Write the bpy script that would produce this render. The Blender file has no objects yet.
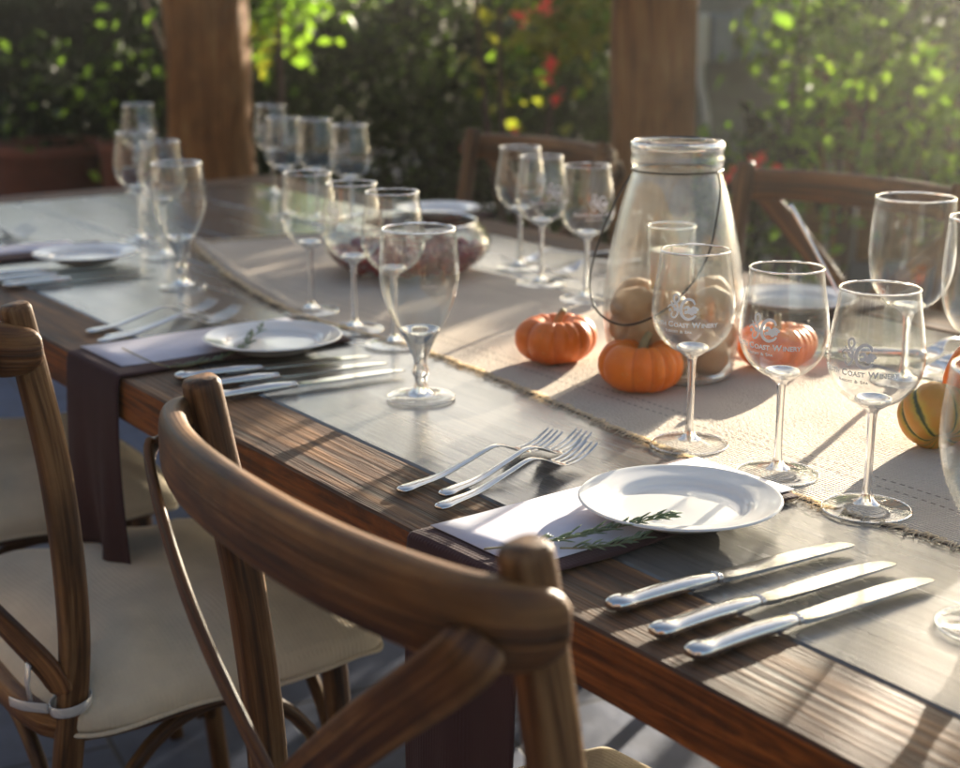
import bpy, math, random
import numpy as np
from mathutils import Vector, Matrix
random.seed(7)
R = math.radians
C = bpy.context.scene.collection
PI = math.pi
sin, cos = math.sin, math.cos

# ------------------------------------------------------------------ camera
F = 1500.0; PITCH = R(14.6); YAW = R(34.9); ROLL = R(-0.2)
CAM = np.array([1.3, -0.665, 1.21]); TZ = 0.75
fw = np.array([-cos(YAW)*cos(PITCH), sin(YAW)*cos(PITCH), -sin(PITCH)])
rt = np.cross(fw, [0, 0, 1]); rt /= np.linalg.norm(rt); up = np.cross(rt, fw)
rt, up = cos(ROLL)*rt+sin(ROLL)*up, -sin(ROLL)*rt+cos(ROLL)*up
cd = bpy.data.cameras.new('camera'); cam = bpy.data.objects.new('camera', cd); C.objects.link(cam)
cam.matrix_world = Matrix(((rt[0], up[0], -fw[0], CAM[0]), (rt[1], up[1], -fw[1], CAM[1]), (rt[2], up[2], -fw[2], CAM[2]), (0, 0, 0, 1)))
cd.sensor_width = 36; cd.lens = F/960*36; cd.clip_start = 0.02; cd.clip_end = 500
cd.dof.use_dof = True; cd.dof.focus_distance = 1.38; cd.dof.aperture_fstop = 5.2
bpy.context.scene.camera = cam
def at(x, y, z=TZ):
    "point of the horizontal plane z that lies on the line of sight"
    d = fw+rt*(x-480)/F+up*(384-y)/F
    return Vector(CAM+d*(z-CAM[2])/d[2])
def bg(x, depth, z=0.0):
    "place in the garden, a bearing and a distance from the camera"
    d = fw+rt*(x-480)/F+up*(384+6)/F
    d = d/np.dot(d[:2], fw[:2]/np.linalg.norm(fw[:2]))
    return Vector((CAM[0]+d[0]*depth, CAM[1]+d[1]*depth, z))

# ------------------------------------------------------------------ materials
def mat(name):
    m = bpy.data.materials.new(name); m.use_nodes = True
    nt = m.node_tree; nt.nodes.clear()
    out = nt.nodes.new('ShaderNodeOutputMaterial')
    return m, nt, out
def N(nt, t, **k):
    n = nt.nodes.new('ShaderNode'+t)
    for a, v in k.items():
        if hasattr(n, a): setattr(n, a, v)
        else: n.inputs[a.replace('_', ' ')].default_value = v
    return n
def link(nt, a, b): nt.links.new(a, b)
def ramp(nt, src, stops):
    r = nt.nodes.new('ShaderNodeValToRGB'); e = r.color_ramp.elements
    e[0].position, e[0].color = stops[0][0], (*stops[0][1], 1)
    e[1].position, e[1].color = stops[-1][0], (*stops[-1][1], 1)
    for p, c in stops[1:-1]:
        x = e.new(p); x.color = (*c, 1)
    link(nt, src, r.inputs[0]); return r
def coords(nt, scale=(1, 1, 1), rot=(0, 0, 0), kind='Object'):
    tc = nt.nodes.new('ShaderNodeTexCoord'); mp = nt.nodes.new('ShaderNodeMapping')
    mp.inputs['Scale'].default_value = scale; mp.inputs['Rotation'].default_value = rot
    if kind == 'grain':
        ga = N(nt, 'Attribute', attribute_name='grain'); link(nt, ga.outputs['Vector'], mp.inputs[0])
    else: link(nt, tc.outputs[kind], mp.inputs[0])
    return mp.outputs[0]
def noise(nt, vec, scale, detail=4, rough=.55, dist=0):
    n = N(nt, 'TexNoise'); n.inputs['Scale'].default_value = scale; n.inputs['Detail'].default_value = detail
    n.inputs['Roughness'].default_value = rough; n.inputs['Distortion'].default_value = dist
    link(nt, vec, n.inputs['Vector']); return n.outputs[0]
def mixc(nt, fac, a, b, mode='MIX'):
    m = nt.nodes.new('ShaderNodeMix'); m.data_type = 'RGBA'; m.blend_type = mode
    for s, v in ((0, fac), (6, a), (7, b)):
        if hasattr(v, 'links'): link(nt, v, m.inputs[s])
        else: m.inputs[s].default_value = v if s == 0 else (*v, 1)
    return m.outputs[2]
def mth(nt, op, a, b=0.0, c=None):
    m = N(nt, 'Math', operation=op)
    for i, v in enumerate((a, b) if c is None else (a, b, c)):
        if hasattr(v, 'links'): link(nt, v, m.inputs[i])
        else: m.inputs[i].default_value = v
    return m.outputs[0]
def bump(nt, h, dist, strength=1.0):
    b = N(nt, 'Bump'); b.inputs['Distance'].default_value = dist; b.inputs['Strength'].default_value = strength
    link(nt, h, b.inputs['Height']); return b.outputs[0]
def pbsdf(nt, out, color=None, rough=.5, normal=None, metallic=0, spec=.5, **kw):
    p = N(nt, 'BsdfPrincipled')
    for k, v in (('Base Color', color), ('Roughness', rough), ('Metallic', metallic), ('Specular IOR Level', spec), ('Normal', normal)):
        if v is None: continue
        if hasattr(v, 'links'): link(nt, v, p.inputs[k])
        else: p.inputs[k].default_value = (*v, 1) if k == 'Base Color' else v
    for k, v in kw.items(): p.inputs[k].default_value = v
    link(nt, p.outputs[0], out.inputs[0]); return p

def wood(name, stops, axis='x', rough=(.35, .65), grain=1.0, bmp=.0008, knots=True, spec=.5, dirt=(.02, .012, .008), dirt_amt=.5, swirl=1.2):
    m, nt, out = mat(name)
    kind = 'Object'
    if axis == 'g': m['grain'] = 1; axis = 'x'; kind = 'grain'
    sc = {'x': (1.2, 14, 14), 'y': (14, 1.2, 14), 'z': (14, 14, 1.2)}[axis]
    v = coords(nt, sc, kind=kind)
    fine = {'x': (4, 160, 160), 'y': (160, 4, 160), 'z': (160, 160, 4)}[axis]
    vf = coords(nt, fine, kind=kind)
    a = noise(nt, v, 2.2, 6, .6, swirl)
    f = noise(nt, vf, 1.0, 4, .6, .3)
    s = mth(nt, 'ADD', mth(nt, 'MULTIPLY', a, .68), mth(nt, 'MULTIPLY', f, .32*grain))
    col = ramp(nt, s, stops).outputs[0]
    big = noise(nt, coords(nt, kind=kind), 7, 5, .65)
    dm = ramp(nt, big, [(.48, (0, 0, 0)), (.72, (1, 1, 1))]).outputs[0]
    dm = mth(nt, 'MULTIPLY', dm, dirt_amt)
    col = mixc(nt, dm, col, dirt)
    rg = N(nt, 'MapRange'); rg.inputs[3].default_value = rough[0]; rg.inputs[4].default_value = rough[1]
    link(nt, s, rg.inputs[0])
    h = mth(nt, 'ADD', f, mth(nt, 'MULTIPLY', a, .6))
    pbsdf(nt, out, col, rg.outputs[0], bump(nt, h, bmp), spec=spec)
    return m

M = {}
M['border'] = wood('weathered_border_wood', [(.32, (.005, .003, .002)), (.43, (.030, .013, .006)), (.53, (.085, .036, .014)), (.68, (.25, .12, .045))], 'x', (.48, .75), 1.25, .0028, spec=.3, dirt_amt=.45)
M['border_y'] = wood('weathered_border_wood_end', [(.32, (.005, .003, .002)), (.43, (.030, .013, .006)), (.53, (.085, .036, .014)), (.68, (.25, .12, .045))], 'y', (.48, .75), 1.25, .0028, spec=.3, dirt_amt=.45)
M['edge'] = wood('table_edge_wood', [(.28, (.020, .006, .002)), (.43, (.10, .027, .005)), (.55, (.28, .085, .014)), (.72, (.44, .18, .045))], 'x', (.4, .6), 1.0, .0012, spec=.3, swirl=3.2, dirt=(.012, .007, .005), dirt_amt=.85)
M['chair'] = wood('chair_wood', [(.38, (.008, .0035, .0015)), (.48, (.048, .017, .004)), (.57, (.125, .047, .011)), (.70, (.27, .135, .046))], 'g', (.36, .58), 1.5, .0014, spec=.4, dirt_amt=.9)
M['chair_z'] = wood('chair_post_wood', [(.38, (.007, .003, .0015)), (.48, (.038, .015, .004)), (.57, (.100, .041, .011)), (.70, (.23, .12, .045))], 'g', (.42, .62), 1.5, .0014, spec=.35, dirt_amt=.6)
M['post'] = wood('pergola_wood', [(.30, (.03, .010, .003)), (.5, (.22, .095, .028)), (.75, (.42, .23, .085))], 'g', (.7, .85), 1.1, .006, spec=.2, dirt_amt=.4)

def field_mat():
    m, nt, out = mat('worn_grey_plank_field')
    v = coords(nt, (1, 9, 9)); a = noise(nt, v, 3, 6, .6, .5)
    f = noise(nt, coords(nt, (3, 110, 110)), 1.6, 4, .6)
    s = mth(nt, 'ADD', mth(nt, 'MULTIPLY', a, .7), mth(nt, 'MULTIPLY', f, .3))
    col = ramp(nt, s, [(.32, (.095, .090, .080)), (.5, (.140, .132, .120)), (.68, (.19, .18, .165))]).outputs[0]
    blot = noise(nt, coords(nt), 3.2, 4, .6)
    col = mixc(nt, mth(nt, 'MULTIPLY', ramp(nt, blot, [(.5, (0, 0, 0)), (.75, (1, 1, 1))]).outputs[0], .55), col, (.12, .075, .042))
    rg = ramp(nt, a, [(.3, (.16, .16, .16)), (.7, (.30, .30, .30))]).outputs[0]
    pbsdf(nt, out, col, rg, bump(nt, mth(nt, 'ADD', f, mth(nt, 'MULTIPLY', a, .5)), .0004), spec=1.0, **{'Coat Weight': .35, 'Coat Roughness': .22})
    return m
M['field'] = field_mat()

def simple(name, col, rough=.5, metallic=0, spec=.5, nscale=20, var=.25, bmp=0, bscale=200, **kw):
    m, nt, out = mat(name)
    n = noise(nt, coords(nt), nscale, 5, .6)
    lo = tuple(c*(1-var) for c in col); hi = tuple(min(1, c*(1+var)) for c in col)
    c = ramp(nt, n, [(.3, lo), (.7, hi)]).outputs[0]
    nm = bump(nt, noise(nt, coords(nt), bscale, 3), bmp) if bmp else None
    pbsdf(nt, out, c, rough, nm, metallic, spec, **kw); return m

def cloth(name, col, weave=1400, rough=.9, var=.15, bmp=.0004, sheen=.2):
    m, nt, out = mat(name)
    n = noise(nt, coords(nt), 9, 5, .6)
    c = ramp(nt, n, [(.3, tuple(x*(1-var) for x in col)), (.7, tuple(min(1, x*(1+var)) for x in col))]).outputs[0]
    a = N(nt, 'TexWave', bands_direction='X'); b = N(nt, 'TexWave', bands_direction='Y')
    for w in (a, b):
        w.inputs['Scale'].default_value = weave/20; w.inputs['Distortion'].default_value = 1.0
        link(nt, coords(nt), w.inputs[0])
    h = mth(nt, 'MULTIPLY', a.outputs['Fac'], b.outputs['Fac'])
    p = pbsdf(nt, out, c, rough, bump(nt, h, bmp), spec=.2); p.inputs['Sheen Weight'].default_value = sheen
    return m
M['cushion'] = cloth('beige_canvas', (.66, .56, .40), 1000, bmp=.0005)
M['napkin'] = cloth('plum_brown_napkin', (.058, .028, .030), 1500, sheen=.05)

def runner_mat():
    m, nt, out = mat('natural_woven_cotton')
    co = coords(nt)
    n = noise(nt, co, 6, 5, .6); sp = noise(nt, coords(nt, (1, 3, 1)), 260, 3, .7)
    c = ramp(nt, n, [(.3, (.56, .475, .38)), (.7, (.70, .61, .50))]).outputs[0]
    c = mixc(nt, mth(nt, 'MULTIPLY', ramp(nt, sp, [(.45, (0, 0, 0)), (.75, (1, 1, 1))]).outputs[0], .5), c, (.70, .60, .50))
    a = N(nt, 'TexWave', bands_direction='X'); b = N(nt, 'TexWave', bands_direction='Y')
    for w, s in ((a, 52), (b, 74)):
        w.inputs['Scale'].default_value = s; w.inputs['Distortion'].default_value = 2.5; w.inputs['Detail Scale'].default_value = 3
        link(nt, co, w.inputs[0])
    h = mth(nt, 'ADD', mth(nt, 'MULTIPLY', a.outputs['Fac'], .5), b.outputs['Fac'])
    # open drawn-thread rows: short dark dashes in lines along the cloth
    sx = N(nt, 'SeparateXYZ'); link(nt, co, sx.inputs[0])
    jit = mth(nt, 'MULTIPLY', mth(nt, 'SUBTRACT', noise(nt, co, 30, 2), .5), .006)
    y = mth(nt, 'ADD', sx.outputs[1], jit)
    rows = None
    for y0 in (.432, .452, .706):
        r = mth(nt, 'LESS_THAN', mth(nt, 'ABSOLUTE', mth(nt, 'SUBTRACT', y, y0)), .0012)
        rows = r if rows is None else mth(nt, 'ADD', rows, r)
    dash = mth(nt, 'GREATER_THAN', mth(nt, 'FRACT', mth(nt, 'MULTIPLY', sx.outputs[0], 95)), .45)
    k = mth(nt, 'MULTIPLY', mth(nt, 'MULTIPLY', rows, dash), .7)
    c = mixc(nt, k, c, (.12, .085, .06))
    h = mth(nt, 'SUBTRACT', h, mth(nt, 'MULTIPLY', k, 2))
    pbsdf(nt, out, c, .92, bump(nt, h, .0014), spec=.15); return m
M['runner'] = runner_mat()
M['thread'] = None

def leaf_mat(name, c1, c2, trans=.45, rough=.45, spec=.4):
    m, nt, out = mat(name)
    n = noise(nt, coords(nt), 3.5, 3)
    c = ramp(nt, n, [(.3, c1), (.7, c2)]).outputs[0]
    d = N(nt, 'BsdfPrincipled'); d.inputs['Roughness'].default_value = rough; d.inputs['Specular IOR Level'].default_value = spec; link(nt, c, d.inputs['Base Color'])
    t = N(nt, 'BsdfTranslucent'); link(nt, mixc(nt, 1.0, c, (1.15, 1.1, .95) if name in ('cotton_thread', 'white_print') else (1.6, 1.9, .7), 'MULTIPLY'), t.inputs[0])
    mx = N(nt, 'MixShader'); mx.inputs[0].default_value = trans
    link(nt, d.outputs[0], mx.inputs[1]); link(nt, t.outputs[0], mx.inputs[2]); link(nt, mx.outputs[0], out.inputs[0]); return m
M['leaf_dark'] = leaf_mat('dark_leaf', (.005, .011, .005), (.014, .023, .009), .12, .85, .05)  # near-black leaf; the left shrub's deep shade is put into this colour
M['leaf_mid'] = leaf_mat('green_leaf', (.035, .06, .014), (.07, .10, .024), .45)
M['leaf_light'] = leaf_mat('young_leaf', (.11, .19, .03), (.20, .26, .05), .55)
M['leaf_yellow'] = leaf_mat('yellow_leaf', (.20, .20, .03), (.30, .24, .05), .5)
M['petal'] = leaf_mat('red_petal', (.75, .06, .09), (.85, .16, .18), .55)
M['leaf_glow'] = leaf_mat('sun_toned_vine_leaf', (.16, .26, .04), (.30, .36, .08), .7)  # brighter leaf copy; backlit sun glow put into the colour
M['thread'] = leaf_mat('cotton_thread', (.88, .80, .68), (.94, .88, .78), .6, .9, .05)
M['print'] = leaf_mat('white_print', (.95, .95, .94), (.98, .98, .97), .5, .6, .3)
M['rosemary'] = leaf_mat('rosemary_needle', (.09, .14, .08), (.19, .24, .14), .2)

def pumpkin_mat(name, lo, hi, groove):
    m, nt, out = mat(name)
    at_ = N(nt, 'Attribute', attribute_name='rib')
    n = noise(nt, coords(nt), 28, 5, .65)
    c = ramp(nt, n, [(.3, lo), (.72, hi)]).outputs[0]
    c = mixc(nt, mth(nt, 'MULTIPLY', ramp(nt, at_.outputs['Fac'], [(.0, (1, 1, 1)), (.35, (0, 0, 0))]).outputs[0], .65), c, groove)
    sp = noise(nt, coords(nt), 170, 3, .6)
    c = mixc(nt, mth(nt, 'MULTIPLY', ramp(nt, sp, [(.62, (0, 0, 0)), (.72, (1, 1, 1))]).outputs[0], .35), c, (.75, .42, .16))
    sc_ = noise(nt, coords(nt, (1, 1, .4)), 60, 6, .75); c = mixc(nt, mth(nt, 'MULTIPLY', ramp(nt, sc_, [(.60, (0, 0, 0)), (.68, (1, 1, 1))]).outputs[0], .4), c, (.30, .13, .04))
    p = pbsdf(nt, out, c, .42, bump(nt, noise(nt, coords(nt), 90, 3), .0008), spec=.5)
    p.inputs['Subsurface Weight'].default_value = .12; p.inputs['Subsurface Radius'].default_value = (.01, .004, .001)
    return m
M['pumpkin_deep'] = pumpkin_mat('deep_orange_pumpkin_skin', (.68, .125, .003), (.82, .19, .006), (.46, .06, .003))
M['pumpkin'] = pumpkin_mat('orange_pumpkin_skin', (.78, .155, .004), (.92, .235, .008), (.56, .08, .004))
def gourd_mat():
    m, nt, out = mat('striped_gourd_skin')
    a = N(nt, 'Attribute', attribute_name='rib'); n = noise(nt, coords(nt), 45, 4, .7)
    s = mth(nt, 'ADD', a.outputs['Fac'], mth(nt, 'MULTIPLY', mth(nt, 'SUBTRACT', n, .5), .9))
    c = ramp(nt, s, [(.22, (.035, .060, .018)), (.38, (.16, .15, .03)), (.52, (.52, .36, .05)), (.85, (.60, .27, .04))]).outputs[0]
    pbsdf(nt, out, c, .35, bump(nt, noise(nt, coords(nt), 60, 3), .0016)); return m
M['gourd'] = gourd_mat()
M['stalk'] = simple('dry_stalk', (.30, .25, .12), .8, bmp=.001, bscale=120)
M['nut'] = simple('tan_shell', (.74, .40, .17), .55, nscale=40, var=.35, bmp=.0014, bscale=55)
M['wax'] = simple('cream_wax', (.86, .78, .62), .5, var=.04, **{'Subsurface Weight': .3})
M['wire'] = simple('dark_wire', (.05, .045, .04), .45, 1)
M['berry'] = simple('dark_red_berry', (.24, .012, .014), .22, nscale=90, var=.6)
M['ceramic'] = simple('white_glazed_ceramic', (.78, .77, .74), .10, var=.03, spec=.6, **{'Coat Weight': .5})
def ceramic():
    m, nt, out = mat('white_glazed_ceramic'); n = noise(nt, coords(nt), 24, 5, .7)
    rg = ramp(nt, n, [(.4, (.07, .07, .07)), (.75, (.26, .26, .26))]).outputs[0]
    sp = noise(nt, coords(nt), 420, 2, .5); c = mixc(nt, ramp(nt, sp, [(.70, (0, 0, 0)), (.76, (.5, .5, .5))]).outputs[0], (.79, .775, .745), (.52, .46, .38))
    pbsdf(nt, out, c, rg, spec=.6); return m
M['ceramic'] = ceramic()
M['paper'] = simple('white_card', (.62, .60, .67), .75, var=.03, nscale=60)
M['ink'] = simple('grey_ink', (.33, .31, .34), .8)
M['print'] = None
M['plastic'] = simple('clear_white_plastic', (.62, .60, .55), .35, var=.05, **{'Transmission Weight': .3})
M['terracotta'] = simple('terracotta', (.13, .040, .020), .85, var=.3, nscale=8, bmp=.003, bscale=30)
M['bark'] = simple('bark', (.09, .06, .04), .9, var=.4, bmp=.004, bscale=40)
M['wallpaint'] = simple('brown_house_render', (.12, .085, .06), .9, var=.15)
M['stucco'] = simple('grey_stucco', (.30, .30, .27), .9, var=.12, bmp=.003, bscale=80)
M['boxwhite'] = simple('white_painted_metal', (.80, .80, .74), .5, var=.05)
M['boxgrey'] = simple('grey_painted_metal', (.30, .36, .42), .5, var=.12)
M['soil'] = simple('soil', (.05, .035, .025), .95, var=.4)
def steel():
    m, nt, out = mat('polished_steel')
    n = noise(nt, coords(nt, (1, 1, 1)), 35, 5, .7)
    r = ramp(nt, n, [(.3, (.06, .06, .06)), (.75, (.17, .17, .17))]).outputs[0]
    sc = noise(nt, coords(nt, (400, 30, 30)), 1, 3)
    pbsdf(nt, out, (.66, .65, .63), r, bump(nt, mth(nt, 'ADD', n, mth(nt, 'MULTIPLY', sc, .2)), .0003), metallic=1); return m
M['steel'] = steel()

def thin_glass(name, haze=.02, tint=(.97, .98, .97), power=4.0, base=.05, hscale=30, hcol=(.9, .93, .9)):
    # a wall too thin to bend light: passes what it does not reflect; a film of dust and finger marks on it
    m, nt, out = mat(name)
    lw = N(nt, 'LayerWeight'); lw.inputs[0].default_value = .5
    fres = mth(nt, 'ADD', mth(nt, 'MULTIPLY', mth(nt, 'POWER', lw.outputs['Facing'], power), 1-base), base)
    fres = mth(nt, 'MINIMUM', fres, .92)
    t = N(nt, 'BsdfTransparent'); t.inputs[0].default_value = (*tint, 1)
    g = N(nt, 'BsdfGlossy'); g.inputs['Roughness'].default_value = .015
    mx = N(nt, 'MixShader'); link(nt, fres, mx.inputs[0]); link(nt, t.outputs[0], mx.inputs[1]); link(nt, g.outputs[0], mx.inputs[2])
    d = N(nt, 'BsdfDiffuse'); d.inputs[0].default_value = (*hcol, 1)
    tl = N(nt, 'BsdfTranslucent'); tl.inputs[0].default_value = (*hcol, 1)
    md = N(nt, 'MixShader'); md.inputs[0].default_value = .5; link(nt, d.outputs[0], md.inputs[1]); link(nt, tl.outputs[0], md.inputs[2])
    n = noise(nt, coords(nt), hscale, 5, .7)
    edge = mth(nt, 'ADD', 1.0, mth(nt, 'MULTIPLY', mth(nt, 'POWER', lw.outputs['Facing'], 2.6), 9.0))  # whitens the film toward the silhouette, imitating bright sunlit glass edges
    hz = mth(nt, 'MULTIPLY', mth(nt, 'MULTIPLY', ramp(nt, n, [(.35, (.3, .3, .3)), (.7, (1.4, 1.4, 1.4))]).outputs[0], haze), edge)
    m2 = N(nt, 'MixShader'); link(nt, hz, m2.inputs[0]); link(nt, mx.outputs[0], m2.inputs[1]); link(nt, md.outputs[0], m2.inputs[2])
    link(nt, m2.outputs[0], out.inputs[0]); return m
M['glass'] = thin_glass('thin_clear_glass', .0024, (.98, .985, .98), 4.2, .045)
M['jar'] = thin_glass('dusty_old_jar_glass', .019, (.97, .98, .975), 3.4, .05, 14, (.94, .97, .96))
M['bowlglass'] = thin_glass('clear_bowl_glass', .0025, power=4.4, base=.035)
def solid_glass():
    m, nt, out = mat('solid_clear_glass')
    p = pbsdf(nt, out, (.99, 1, .99), .0); p.inputs['Transmission Weight'].default_value = 1; p.inputs['IOR'].default_value = 1.48
    t = N(nt, 'BsdfTransparent'); mx = N(nt, 'MixShader'); mx.inputs[0].default_value = .22
    link(nt, p.outputs[0], mx.inputs[1]); link(nt, t.outputs[0], mx.inputs[2]); link(nt, mx.outputs[0], out.inputs[0]); return m
M['solid'] = solid_glass()

def paving():
    m, nt, out = mat('blue_grey_slate_paving')
    co = coords(nt, (1, 1, 1), (0, 0, R(8)))
    b = N(nt, 'TexBrick'); link(nt, co, b.inputs[0])
    b.inputs['Color1'].default_value = (.075, .095, .155, 1); b.inputs['Color2'].default_value = (.11, .13, .20, 1); b.inputs['Mortar'].default_value = (.035, .037, .05, 1)
    b.inputs['Scale'].default_value = 1; b.inputs['Mortar Size'].default_value = .005; b.inputs['Brick Width'].default_value = .46; b.inputs['Row Height'].default_value = .30
    b.inputs['Mortar Smooth'].default_value = .3
    n = noise(nt, coords(nt), 9, 6, .65)
    c = mixc(nt, .6, b.outputs[0], ramp(nt, n, [(.3, (.5, .5, .5)), (.7, (1.3, 1.3, 1.3))]).outputs[0], 'MULTIPLY')
    h = mth(nt, 'SUBTRACT', mth(nt, 'MULTIPLY', n, .5), b.outputs['Fac'])
    pbsdf(nt, out, c, .6, bump(nt, h, .006)); return m
M['paving'] = paving()
M['earth'] = simple('garden_soil_ground', (.13, .11, .07), .95, var=.35, nscale=3, bmp=.01, bscale=20)

# ------------------------------------------------------------------ mesh helpers
GR = random.Random(99)
class MB:
    def __init__(s): s.v = []; s.f = []; s.m = []; s.rib = []; s.g = []
    def add(s, v, f, mi=0, rib=None, g=None):
        o = len(s.v); s.v += [tuple(p) for p in v]; s.f += [tuple(i+o for i in q) for q in f]; s.m += [mi]*len(f)
        s.rib += list(rib) if rib is not None else [0.]*len(v); s.g += g if g is not None else [tuple(p) for p in v]; return s
    def build(s, name, mats, parent=None, smooth=True, rib=False, loc=None):
        me = bpy.data.meshes.new(name); me.from_pydata(s.v, [], s.f)
        for m in (mats if isinstance(mats, (list, tuple)) else [mats]): me.materials.append(m)
        if len(set(s.m)) > 1: me.polygons.foreach_set('material_index', s.m)
        if smooth: me.polygons.foreach_set('use_smooth', [True]*len(me.polygons))
        if rib:
            a = me.attributes.new('rib', 'FLOAT', 'POINT'); a.data.foreach_set('value', s.rib)
        if any(m and m.get('grain') for m in me.materials) and len(s.g) == len(s.v):
            o3 = (GR.uniform(0, 50), GR.uniform(0, 50), GR.uniform(0, 50)); a = me.attributes.new('grain', 'FLOAT_VECTOR', 'POINT')
            a.data.foreach_set('vector', [c+q for p in s.g for c, q in zip(p, o3)])
        me.update()
        o = bpy.data.objects.new(name, me); C.objects.link(o)
        if parent: o.parent = parent
        if loc is not None: o.location = loc
        return o
def tag(o, label=None, cat=None, group=None, kind=None):
    if label: o['label'] = label
    if cat: o['category'] = cat
    if group: o['group'] = group
    if kind: o['kind'] = kind
    return o
def thing(name, label, cat, loc=(0, 0, 0), rz=0, group=None):
    o = bpy.data.objects.new(name, None); C.objects.link(o); o.location = loc; o.rotation_euler = (0, 0, rz); o.empty_display_size = .05
    return tag(o, label, cat, group)
def dup(root, loc, rz, label, group=None, scale=None):
    r = root.copy(); C.objects.link(r); r.location = loc; r.rotation_euler = (0, 0, rz); r['label'] = label
    if group: r['group'] = group
    if scale: r.scale = scale
    for ch in list(root.children):
        c = ch.copy(); C.objects.link(c); c.parent = r
        for g in ch.children:
            d = g.copy(); C.objects.link(d); d.parent = c
    return r

def grid_faces(nr, nc, closed=True):
    f = []
    for i in range(nr-1):
        for j in range(nc if closed else nc-1):
            k = (j+1) % nc
            f.append((i*nc+j, i*nc+k, (i+1)*nc+k, (i+1)*nc+j))
    return f
def lathe(mb, prof, n=48, mi=0, c=(0, 0, 0)):
    # profile of (r, z), r may be 0 at the ends
    v = []; f = []
    for r, z in prof:
        for j in range(n):
            a = 2*PI*j/n; v.append((c[0]+r*cos(a), c[1]+r*sin(a), c[2]+z))
    for i in range(len(prof)-1):
        for j in range(n):
            k = (j+1) % n
            if prof[i][0] < 1e-7: f.append((i*n, (i+1)*n+k, (i+1)*n+j)) if prof[i+1][0] > 1e-7 else None
            elif prof[i+1][0] < 1e-7: f.append((i*n+j, i*n+k, (i+1)*n))
            else: f.append((i*n+j, i*n+k, (i+1)*n+k, (i+1)*n+j))
    return mb.add(v, [tuple(x) for x in f if x], mi)
def smooth_pts(pts, sub=6, closed=False):
    # Catmull-Rom through points (tuples of any length)
    P = [np.array(p, float) for p in pts]; n = len(P); o = []
    rng = range(n if closed else n-1)
    for i in rng:
        if closed: a, b, c, d = P[i-1], P[i], P[(i+1) % n], P[(i+2) % n]
        else: a, b, c, d = P[max(i-1, 0)], P[i], P[i+1], P[min(i+2, n-1)]
        for k in range(sub):
            t = k/sub
            o.append(.5*((2*b)+(-a+c)*t+(2*a-5*b+4*c-d)*t*t+(-a+3*b-3*c+d)*t**3))
    if not closed: o.append(P[-1])
    return o
def sweep(mb, path, w, t, upv=(0, 0, 1), n=16, p=2.6, mi=0, closed=False, cap=True, sides=None):
    # w across, t along the normal; w and t are numbers or lists
    P = [np.array(q, float)[:3] for q in path]; k = len(P)
    W = w if hasattr(w, '__len__') else [w]*k; T = t if hasattr(t, '__len__') else [t]*k
    v = []; U = np.array(upv, float); gl = []; arc = 0.
    for i in range(k):
        if i: arc += float(np.linalg.norm(P[i]-P[i-1]))
        if closed: tg = P[(i+1) % k]-P[i-1]
        else: tg = P[min(i+1, k-1)]-P[max(i-1, 0)]
        tg /= np.linalg.norm(tg)+1e-12
        if sides is not None:
            s_ = np.array(sides[i], float); s_ -= tg*(s_@tg); U = np.cross(s_, tg)
        side = np.cross(tg, U); l = np.linalg.norm(side)
        side = side/l if l > 1e-5 else np.array([1., 0, 0]); nm = np.cross(side, tg)
        for j in range(n):
            a = 2*PI*j/n; ca, sa = cos(a), sin(a)
            x = math.copysign(abs(ca)**(2/p), ca); y = math.copysign(abs(sa)**(2/p), sa)
            v.append(P[i]+side*x*W[i]/2+nm*y*T[i]/2); gl.append((arc, float(x*W[i]/2), float(y*T[i]/2)))
    f = grid_faces(k, n)
    if closed: f += [((k-1)*n+j, (k-1)*n+(j+1) % n, (j+1) % n, j) for j in range(n)]
    elif cap:
        f.append(tuple(range(n))[::-1]); f.append(tuple((k-1)*n+j for j in range(n)))
    return mb.add(v, f, mi, g=gl)
def taper_ends(vals, k, lo=.3):
    v = list(vals); n = len(v)
    for i in range(k):
        s = lo+(1-lo)*math.sqrt(max(0, 1-((k-i)/k)**2)) if k else 1
        v[i] *= s; v[n-1-i] *= s
    return v
def box(mb, x0, x1, y0, y1, z0, z1, mi=0, b=0.0):
    if b <= 0:
        v = [(x, y, z) for z in (z0, z1) for x, y in ((x0, y0), (x1, y0), (x1, y1), (x0, y1))]
        return mb.add(v, [(3, 2, 1, 0), (4, 5, 6, 7), (0, 1, 5, 4), (1, 2, 6, 5), (2, 3, 7, 6), (3, 0, 4, 7)], mi)
    bm = __import__('bmesh').new(); import bmesh
    vs = [bm.verts.new((x, y, z)) for z in (z0, z1) for x, y in ((x0, y0), (x1, y0), (x1, y1), (x0, y1))]
    for q in [(3, 2, 1, 0), (4, 5, 6, 7), (0, 1, 5, 4), (1, 2, 6, 5), (2, 3, 7, 6), (3, 0, 4, 7)]: bm.faces.new([vs[i] for i in q])
    bmesh.ops.bevel(bm, geom=bm.edges[:], offset=b, segments=2, affect='EDGES', profile=.6)
    bm.verts.index_update()
    r = mb.add([v.co[:] for v in bm.verts], [tuple(v.index for v in f.verts) for f in bm.faces], mi); bm.free(); return r

# ------------------------------------------------------------------ ground
g = MB(); g.add([(-9, -5, 0), (5, -5, 0), (5, 6.5, 0), (-9, 6.5, 0)], [(0, 1, 2, 3)]); tag(g.build('paving', M['paving'], smooth=False), kind='structure')
g = MB(); g.add([(-160, -160, -.012), (160, -160, -.012), (160, 160, -.012), (-160, 160, -.012)], [(0, 1, 2, 3)]); tag(g.build('ground', M['earth'], smooth=False), kind='structure')

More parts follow.
